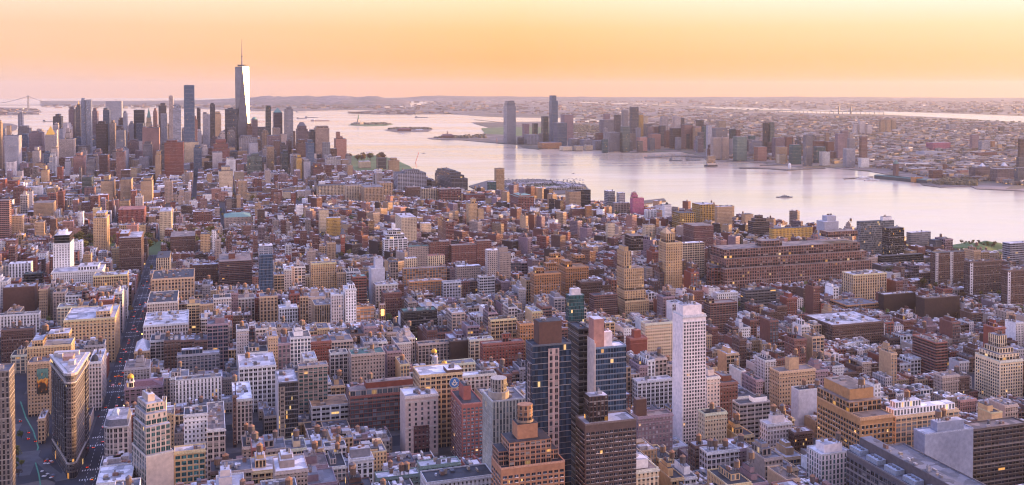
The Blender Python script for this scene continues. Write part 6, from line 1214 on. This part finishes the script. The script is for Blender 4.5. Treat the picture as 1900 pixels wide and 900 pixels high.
many('road_markings', Q, M_LINE, .008)
many('bike_lane', [strip('', 740+i*12, -134-8*math.sin(i*.55), 752+i*12, -134-8*math.sin((i+1)*.55), 2.2, None) for i in range(10)], M_GREEN, .006)
gp = [(38, 745), (48, 775), (62, 800), (71, 830), (64, 852), (72, 880), (76, 905)]
many('bike_lane', [[ground(a_[0]-1.4, a_[1]), ground(a_[0]+1.4, a_[1]), ground(b_[0]+1.4, b_[1]), ground(b_[0]-1.4, b_[1])] for a_, b_ in zip(gp, gp[1:])], M_GREEN, .02)
sheet('plaza_paving', [g2w(s, t) for s, t in ((785, -121), (858, -118), (868, -126), (862, -146), (780, -142))], .012, simple('plaza_grit', (.10, .085, .075), .9, .2, .3))
sheet('plaza_paving', [g2w(s, t) for s, t in ((862, -108), (935, -106), (935, -112), (876, -116), (940, -148), (935, -151), (860, -118))], .13, M_PAVE)
sheet('park_lawn', [g2w(s, t) for s, t in ((600, -195), (845, -200), (845, -330), (600, -330))], .02, M_GRASS)
sheet('park_lawn', [g2w(s, t) for s, t in ((1985, -260), (2160, -260), (2160, 40), (1985, 40))], .02, M_GRASS)
# glow of the shop lights and traffic at the street bottom: small lamps themselves
def car_mesh(key):
    m = MB(); m.box(-.92, .92, -2.3, 2.3, .35, .95); b = m.build('car_body', mats=[M_CAR[key]])
    m = MB(); m.box(-.8, .8, -1.1, 1.5, .951, 1.45, ts=.82); c = m.build('cabin', mats=[M_GLASSD])
    m = MB()
    for x in (-.8, .8):
        for y in (-1.4, 1.4): m.box(x-.12, x+.12, y-.33, y+.33, 0, .66)
    w = m.build('wheels', mats=[M_GLASSD])
    m = MB()
    for x in (-.65, .65): m.box(x-.22, x+.22, -2.36, -2.3, .6, .85)
    tl = m.build('tail_lamp', mats=[M_TAIL]); m = MB()
    for x in (-.65, .65): m.box(x-.22, x+.22, 2.3, 2.36, .55, .8)
    hl = m.build('head_lamp', mats=[M_HEAD]); return b, c, w, tl, hl
CARS = {k: car_mesh(k) for k in M_CAR}
CN = dict(dark='dark car', grey='grey car', white='white car', yellow='yellow taxi', red='red car')
def car(s, t, dr, street, key=None):
    key = key or rnd.choice(['dark', 'dark', 'grey', 'white', 'yellow', 'yellow', 'grey', 'red'])
    X, Y = g2w(s, t); o = empty('parked_car' if dr == 2 else 'car', (X, Y, .02), GA+(math.pi if dr == -1 else 0)+(.35 if 'fork' in street else 0))
    tag(o, f'{CN[key]} {"standing" if dr == 2 else ("heading away" if dr == 1 else "driving towards the viewer")} on {street}', 'taxi' if key == 'yellow' else 'car', f'{CN[key]}s on {street}')
    for i, q in enumerate(CARS[key]):
        if dr == 2 and i > 2: continue
        c = q.copy(); COL.objects.link(c); c.parent = o
        c.name = ['car_body', 'cabin', 'wheels', 'tail_lamp', 'head_lamp'][i]
s = 780
while s < 1750:
    for ln_ in (-5, -1.7, 1.7, 5):
        if rnd.random() < .15: car(s+rnd.uniform(-3, 3), -92+ln_, 1, 'the avenue right of the wedge-shaped tower')
    for ln_ in (-9, 9):
        if rnd.random() < .22: car(s, -92+ln_, 2, 'the kerb of the avenue right of the wedge')
    s += 15
s = 1060
while s < 1650:
    for ln_ in (-5, -1.7, 1.7, 5):
        if rnd.random() < .3: car(s+rnd.uniform(-3, 3), 236+ln_, -1, 'the avenue behind the twin gold domes')
    s += 14
for s in range(884, 1180, 9):
    for off in (-7, -11):
        if rnd.random() < .3: car(s+rnd.uniform(-2, 2), bway(s)+off-4, 1, 'the diagonal street left of the fork')
for q in CARS.values():
    for o in q: bpy.data.objects.remove(o)
for k in range(12):
    X, Y = ground(rnd.uniform(78, 108), rnd.uniform(856, 896)); o = empty('parasol', (X, Y, .02)); tag(o, 'small cafe parasol standing on the plaza in front of the wedge-shaped tower', 'parasol', 'parasols on the plaza')
    m = MB(); m.prim(5, 0, 0, 0, 2.2, .06, .06, col=(.1, .1, .1)); m.build('pole', o); m = MB(); m.prim(8, 0, 0, 2.1, 2.8, 1.5, 1.5, ts=.05, col=rnd.choice([(.5, .48, .45), (.12, .14, .2), (.4, .1, .05)])); m.build('canopy', o)
# street lamps: warm globes along the two avenues
def lamp(s, t, lab, grp):
    X, Y = g2w(s, t); o = empty('street_lamp', (X, Y, .1), GA); tag(o, lab, 'street lamp', grp)
    for nm, d in LAMPD: q = bpy.data.objects.new(nm, d); COL.objects.link(q); q.parent = o
m = MB(); m.prim(6, 0, 0, 0, 8, .14, .14, col=(.05, .05, .05)); m.box(0, 1.6, -.06, .06, 7.8, 7.95, col=(.05, .05, .05)); a_ = m.build('pole'); m = MB(); m.prim(8, 1.6, 0, 7.4, 7.9, .4, .4); b_ = m.build('lamp_head', mats=[simple('sodium_lamp', (1, .6, .2), .5, .05, 1, 0, ((1, .5, .12), 16))])
LAMPD = [('pole', a_.data), ('lamp_head', b_.data)]; bpy.data.objects.remove(a_); bpy.data.objects.remove(b_)
for k in range(24):
    lamp(770+k*42, -80, 'lit street lamp on the avenue right of the wedge-shaped tower', 'lamps along the avenue by the wedge')
    if k < 12: lamp(1060+k*42, 247.5, 'lit street lamp on the avenue behind the twin gold domes', 'lamps along the avenue behind the domes')
for k in range(6): lamp(780+k*26, -188+k*3, 'lit street lamp by the park corner left of the wedge', 'lamps by the park corner')

# ---------------------------------------------------------------- trees
def crown_mesh(seed, n=260):
    r = random.Random(seed); V, Fc = [], []; lobes = [(r.uniform(-.5, .5), r.uniform(-.5, .5), r.uniform(-.25, .45), r.uniform(.4, .62)) for _ in range(7)]
    for _ in range(n):
        lx, ly, lz, lr = r.choice(lobes); d = Vector((r.gauss(0, 1), r.gauss(0, 1), r.gauss(0, 1))).normalized()*lr*r.uniform(.7, 1.05)
        c = Vector((lx, ly, lz))+d; u = Vector((r.gauss(0, 1), r.gauss(0, 1), r.gauss(0, 1))).normalized(); w = u.orthogonal().normalized(); z = r.uniform(.07, .15); i = len(V)
        for a, b in ((-1, -.6), (1, -.7), (.8, .8), (-.9, .7)): V.append(tuple(c+u*a*z+w*b*z))
        Fc.append((i, i+1, i+2, i+3))
    me = bpy.data.meshes.new('crown'); me.from_pydata(V, [], Fc); return me
def trunk_mesh():
    V, Fc = [], []; tube(V, Fc, (0, 0, 0), (0, 0, .95), .05)
    for a in range(5): tube(V, Fc, (0, 0, .6+a*.08), (.45*math.cos(a*1.3), .45*math.sin(a*1.3), 1.3+a*.06), .025)
    me = bpy.data.meshes.new('trunk'); me.from_pydata(V, [], Fc); me.materials.append(M_BARK); return me
TRK = trunk_mesh(); CRN = {}
for k in range(4):
    for v in range(2):
        me = crown_mesh(k*7+v); me.materials.append(M_LEAF[k]); CRN[(k, v)] = me
TN = ['olive-leaved', 'fresh green', 'russet-budded', 'nearly bare']
def tree(X, Y, r, kind, where, grp):
    o = empty('tree', (X, Y, 0), rnd.uniform(0, 6)); o.scale = (r, r, r*rnd.uniform(.85, 1.15)); tag(o, f'{TN[kind]} spring tree {where}', 'tree', f'{TN[kind]} trees {where}')
    a = bpy.data.objects.new('trunk', TRK); COL.objects.link(a); a.parent = o
    c = bpy.data.objects.new('crown', CRN[(kind, rnd.randint(0, 1))]); COL.objects.link(c); c.parent = o; c.location = (0, 0, 1.45)
for _ in range(90):
    s, t = rnd.uniform(1985, 2150), rnd.uniform(-258, 38)
    if abs(t+92) < 14: continue
    tree(*g2w(s, t), rnd.uniform(9, 12.5), rnd.choice([0, 0, 0, 3, 1]), 'in the square by the marble arch', '')
for _ in range(9): tree(*ground(rnd.uniform(24, 42), rnd.uniform(815, 895)), rnd.uniform(2.6, 3.8), rnd.choice([1, 0, 3]), 'on the plaza left of the wedge-shaped tower', '')
for _ in range(22):
    X, Y = ground(rnd.uniform(540, 572), rnd.uniform(408, 424)); tree(X, Y, rnd.uniform(6, 8), 0, 'in the yellow-green clump above the clock tower', '')
free = 0; LT = A[idx]
while free < 165:
    Y = rnd.uniform(1500, 3100); X = rnd.uniform(-.45, .5)*Y
    if not inside([X], [Y], MANA)[0] or w2g(X, Y)[1] < 60: continue
    dx, dy = LT[:, 0]-X, LT[:, 1]-Y
    if np.any((np.abs(dx) < LT[:, 2]*.75+1) & (np.abs(dy) < LT[:, 3]*.75+1)): continue
    if np.any((np.abs(FT[:, 0]-X) < FT[:, 2]+7) & (np.abs(FT[:, 1]-Y) < FT[:, 3]+7)): continue
    tree(X, Y, rnd.uniform(6, 8.5), rnd.choice([0, 1, 2, 2, 3]), 'among the low houses of the river quarter', ''); free += 1
for _ in range(26):
    X, Y = ground(rnd.uniform(1690, 1900), rnd.choice([rnd.uniform(535, 560), rnd.uniform(588, 606)])); tree(X, Y, rnd.uniform(6, 8), rnd.choice([0, 2, 2]), 'around the white-striped brown apartments', '')
for _ in range(22):
    X, Y = ground(rnd.uniform(644, 715), rnd.uniform(293, 300)); tree(X, Y, rnd.uniform(10, 13), rnd.choice([0, 2, 3]), 'in the riverside park at the island tip', '')
bt = MB(); nb_ = 0; GC = [(.13, .12, .03), (.07, .09, .03), (.15, .09, .045), (.10, .075, .055), (.17, .15, .04)]
for _ in range(9000):
    if nb_ > 1500: break
    Y = rnd.uniform(1300, 3400); X = rnd.uniform(-.55, .58)*Y
    if w2g(X, Y)[1] < -60 and rnd.random() < .8: continue
    if not inside([X], [Y], MANA)[0]: continue
    dx, dy = LT[:, 0]-X, LT[:, 1]-Y
    if np.any((np.abs(dx) < LT[:, 2]*.7) & (np.abs(dy) < LT[:, 3]*.7)) or np.any((np.abs(FT[:, 0]-X) < FT[:, 2]+5) & (np.abs(FT[:, 1]-Y) < FT[:, 3]+5)): continue
    g_ = rnd.choice(GC); nb_ += 1; hh_ = rnd.uniform(9, 15)
    for _k in range(6): bt.prim(6, X+rnd.uniform(-2.6, 2.6), Y+rnd.uniform(-2.6, 2.6), hh_-rnd.uniform(4, 7), hh_+rnd.uniform(-2, 1), rnd.uniform(1.2, 2.4), rnd.uniform(1.2, 2.4), ts=rnd.uniform(.3, .8), rot=rnd.uniform(0, 3), col=tuple(q*rnd.uniform(.7, 1.25) for q in g_))
    bt.prim(5, X, Y, 0, hh_-3, .3, .3, ts=.6, col=(.07, .05, .04))
o = bt.build('backyard_trees'); tag(o, 'budding backyard and street trees scattered all through the low quarters', 'trees', kind='stuff')
# ---------------------------------------------------------------- the leaf-shaped park island and its bridge
X, Y = ground(1815, 468); o = empty('park_island', (X, Y, 0), .2); tag(o, 'hilly garden island on tulip-shaped stilts at the river edge', 'park island')
V, Fc = [], []; n = 24
prof = [(1.0, 9), (.96, 11), (.7, 14), (.4, 18), (.12, 17)]
for rr, z in prof:
    for i in range(n): a = i*2*math.pi/n; V.append((52*rr*math.cos(a), 44*rr*math.sin(a), z+(4*math.sin(a*2+1)+3*math.cos(a*3))*(.3+rr*.6)))
for k in range(4): Fc += [(k*n+i, k*n+(i+1) % n, (k+1)*n+(i+1) % n, (k+1)*n+i) for i in range(n)]
Fc.append(tuple(range(4*n, 5*n))); me = bpy.data.meshes.new('garden'); me.from_pydata(V, [], Fc); me.materials.append(M_GRASS); q = bpy.data.objects.new('garden', me); COL.objects.link(q); q.parent = o
for i in range(18):
    a = i*2*math.pi/18; m = MB(); m.prim(8, 47*math.cos(a), 40*math.sin(a), -3, 9, 1.2, 1.2, ts=4.2, col=(.4, .39, .38)); m.build('tulip_pile', o)
m = MB(); m.prim(4, 38, -66, 9, 9.8, 3.4, 34, rot=.5, col=(.42, .41, .4)); m.prim(4, -40, -60, 9, 9.8, 3, 30, rot=-.5, col=(.42, .41, .4)); m.build('gangway', o)
for _ in range(26): a = rnd.uniform(0, 6.28); rr = rnd.uniform(.2, .85); tree(X+46*rr*math.cos(a), Y+40*rr*math.sin(a), rnd.uniform(2.2, 4), rnd.choice([0, 2, 3, 1]), 'on the stilted garden island', '') ; COL.objects[-1].parent.location.z = 13
X, Y = ground(1741, 452, 30); o = empty('rooftop_platform', (X, Y, 0), GA); tag(o, 'dark cantilevered roof deck jutting over the river', 'roof deck'); m = MB(); m.box(-14, 0, -10, 10, 0, 34, col=(.1, .1, .11)); m.build('support', o); m = MB(); m.box(-14, 22, -8, 8, 34.01, 38, col=(.08, .08, .09)); m.build('deck', o)

# ---------------------------------------------------------------- the hazy country beyond the river: countless small roofs and woods
def scatter(regions, n, size, cols, seed, mbx):
    r = random.Random(seed)
    for (poly, share, hmax) in regions:
        xs = [p[0] for p in poly]; ys = [p[1] for p in poly]; k = 0
        while k < n*share:
            x, y = r.uniform(min(xs), max(xs)), r.uniform(min(ys), max(ys))
            if not inside([x], [y], poly)[0]: continue
            X, Y = ground(x, y); w = r.uniform(6, 20)*size*(1+(Y-3500)/9000); d = r.uniform(6, 13)*size*(1+(Y-3500)/12000); h = r.uniform(6, hmax)*(1+max(0, Y-5000)/9000*.5)
            c = r.choice(cols); j = r.uniform(.75, 1.25); rc = R_[r.choice(['silver', 'grey', 'grey', 'tar', 'brown', 'brown'])]
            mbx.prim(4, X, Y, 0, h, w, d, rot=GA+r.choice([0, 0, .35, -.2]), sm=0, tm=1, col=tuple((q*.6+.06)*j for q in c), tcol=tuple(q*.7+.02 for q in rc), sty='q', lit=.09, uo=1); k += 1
fb = MB(); pal = [C_[k] for k in ('brick', 'tan', 'pink', 'lime', 'white', 'stone', 'grey', 'mauve', 'brown')]
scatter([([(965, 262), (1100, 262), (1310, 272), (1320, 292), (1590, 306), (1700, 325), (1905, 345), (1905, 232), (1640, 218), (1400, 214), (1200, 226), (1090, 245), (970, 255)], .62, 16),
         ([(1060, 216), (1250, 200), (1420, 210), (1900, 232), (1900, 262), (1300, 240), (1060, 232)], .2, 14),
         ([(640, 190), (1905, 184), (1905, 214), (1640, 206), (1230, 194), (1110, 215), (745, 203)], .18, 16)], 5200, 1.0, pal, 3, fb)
scatter([([(80, 200), (740, 203), (740, 194), (80, 195)], .5, 18), ([(645, 210), (745, 206), (838, 210), (760, 212)], .25, 16), ([(-50, 214), (70, 212), (70, 202), (-50, 202)], .25, 14)], 420, 1.2, pal, 5, fb)
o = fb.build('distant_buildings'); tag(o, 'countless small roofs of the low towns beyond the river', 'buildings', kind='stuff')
def blobs(name, regions, n, seed, mat, lab, size=1.):
    r = random.Random(seed); m = MB()
    for poly, share in regions:
        xs = [p[0] for p in poly]; ys = [p[1] for p in poly]; k = 0
        while k < n*share:
            x, y = r.uniform(min(xs), max(xs)), r.uniform(min(ys), max(ys))
            if not inside([x], [y], poly)[0]: continue
            X, Y = ground(x, y); w = r.uniform(5, 12)*size*(1+max(0, Y-3500)/5000); h = r.uniform(6, 11)
            m.prim(7, X, Y, 0, h, w, w*r.uniform(.6, 1.3), ts=.55, rot=r.uniform(0, 3)); k += 1
    o = m.build(name, mats=[mat]); tag(o, lab, 'trees', kind='stuff')
blobs('distant_woods', [([(965, 262), (1100, 262), (1310, 272), (1320, 290), (1590, 300), (1700, 320), (1905, 340), (1905, 226), (1640, 216), (1400, 212), (1200, 226), (1090, 245), (970, 250)], .5), ([(1065, 232), (1120, 234), (1110, 254), (1062, 256)], .1),
                        ([(648, 231), (725, 231), (715, 228.5), (668, 229)], .03), ([(716, 240), (800, 240), (790, 237.5), (735, 238)], .05), ([(80, 198), (740, 202), (740, 192), (80, 193)], .12), ([(745, 203), (1900, 210), (1900, 190), (745, 190)], .12), ([(800, 256), (900, 256), (900, 250), (830, 254)], .03), ([(1730, 342), (1812, 345), (1812, 333), (1750, 334)], .05)],
      4600, 9, leaf_mat('leaf_distant', (.07, .065, .035), (.13, .10, .06)), 'bare and budding woods spread among the far towns')
pm = [ground(*q) for q in ((905, 338), (1082, 345), (975, 354))]
pv = MB(); r_ = random.Random(4)
for _ in range(420):
    X, Y = ground(r_.uniform(935, 1082), r_.uniform(337, 355))
    pv.prim(4, X, Y, 9.3, 10.8, 1.0, 2.2, rot=GA+r_.choice([0, 1.57]), col=r_.choice([(.3, .3, .3), (.5, .5, .5), (.1, .1, .1), (.2, .22, .25), (.05, .05, .06)]))
ps_ = MB(); Xc, Yc = ground(1008, 348); A_ = ground(940, 346); B_ = ground(1083, 349)
for (u0, u1, v0, v1) in ((-105, 105, -95, -55), (-105, 105, 55, 95), (-105, -60, -55, 55), (60, 105, -55, 55)): c0 = math.cos(GA+.12); s1_ = math.sin(GA+.12); um, vm = (u0+u1)/2, (v0+v1)/2; ps_.prim(4, Xc+um*c0-vm*s1_, Yc+um*s1_+vm*c0, .41, 9, (u1-u0)/2, (v1-v0)/2, rot=GA+.12, sm=0, tm=1, col=(.3, .32, .34), tcol=(.22, .2, .22), sty='r')
o = ps_.build('pier_shed'); tag(o, 'low square pier shed with rooftop parking round a green field', 'pier shed')
o = pv.build('parked_vehicles'); tag(o, 'hundreds of parked vehicles on the roof of the square pier shed', 'vehicles', kind='stuff')
q = [(Xc+u*math.cos(GA+.12)-v*math.sin(GA+.12), Yc+u*math.sin(GA+.12)+v*math.cos(GA+.12)) for u, v in ((-58, -53), (58, -53), (58, 53), (-58, 53))]; sheet('sports_field', q, .6, M_GRASS)

# ---------------------------------------------------------------- haze
me = bpy.data.meshes.new('haze'); x0, x1, y0, y1, z0, z1 = -36500, 36500, -36500, 36500, -4, 560
Vv = [(x, y, z) for z in (z0, z1) for x, y in ((x0, y0), (x1, y0), (x1, y1), (x0, y1))]
me.from_pydata(Vv, [], [(3, 2, 1, 0), (4, 5, 6, 7), (0, 1, 5, 4), (1, 2, 6, 5), (2, 3, 7, 6), (3, 0, 4, 7)])
hz = bpy.data.materials.new('haze'); hz.use_nodes = True; t = hz.node_tree; t.nodes.clear()
ho = t.nodes.new('ShaderNodeOutputMaterial'); hv_ = t.nodes.new('ShaderNodeVolumePrincipled'); t.links.new(hv_.outputs[0], ho.inputs['Volume'])
hv_.inputs['Color'].default_value = (.65, .665, .72, 1); hv_.inputs['Density'].default_value = HAZE_D; hv_.inputs['Anisotropy'].default_value = .2
me.materials.append(hz); o = bpy.data.objects.new('haze', me); COL.objects.link(o); o['kind'] = 'stuff'; o['label'] = 'lilac evening haze over the harbour and the far land'
settle_labels()
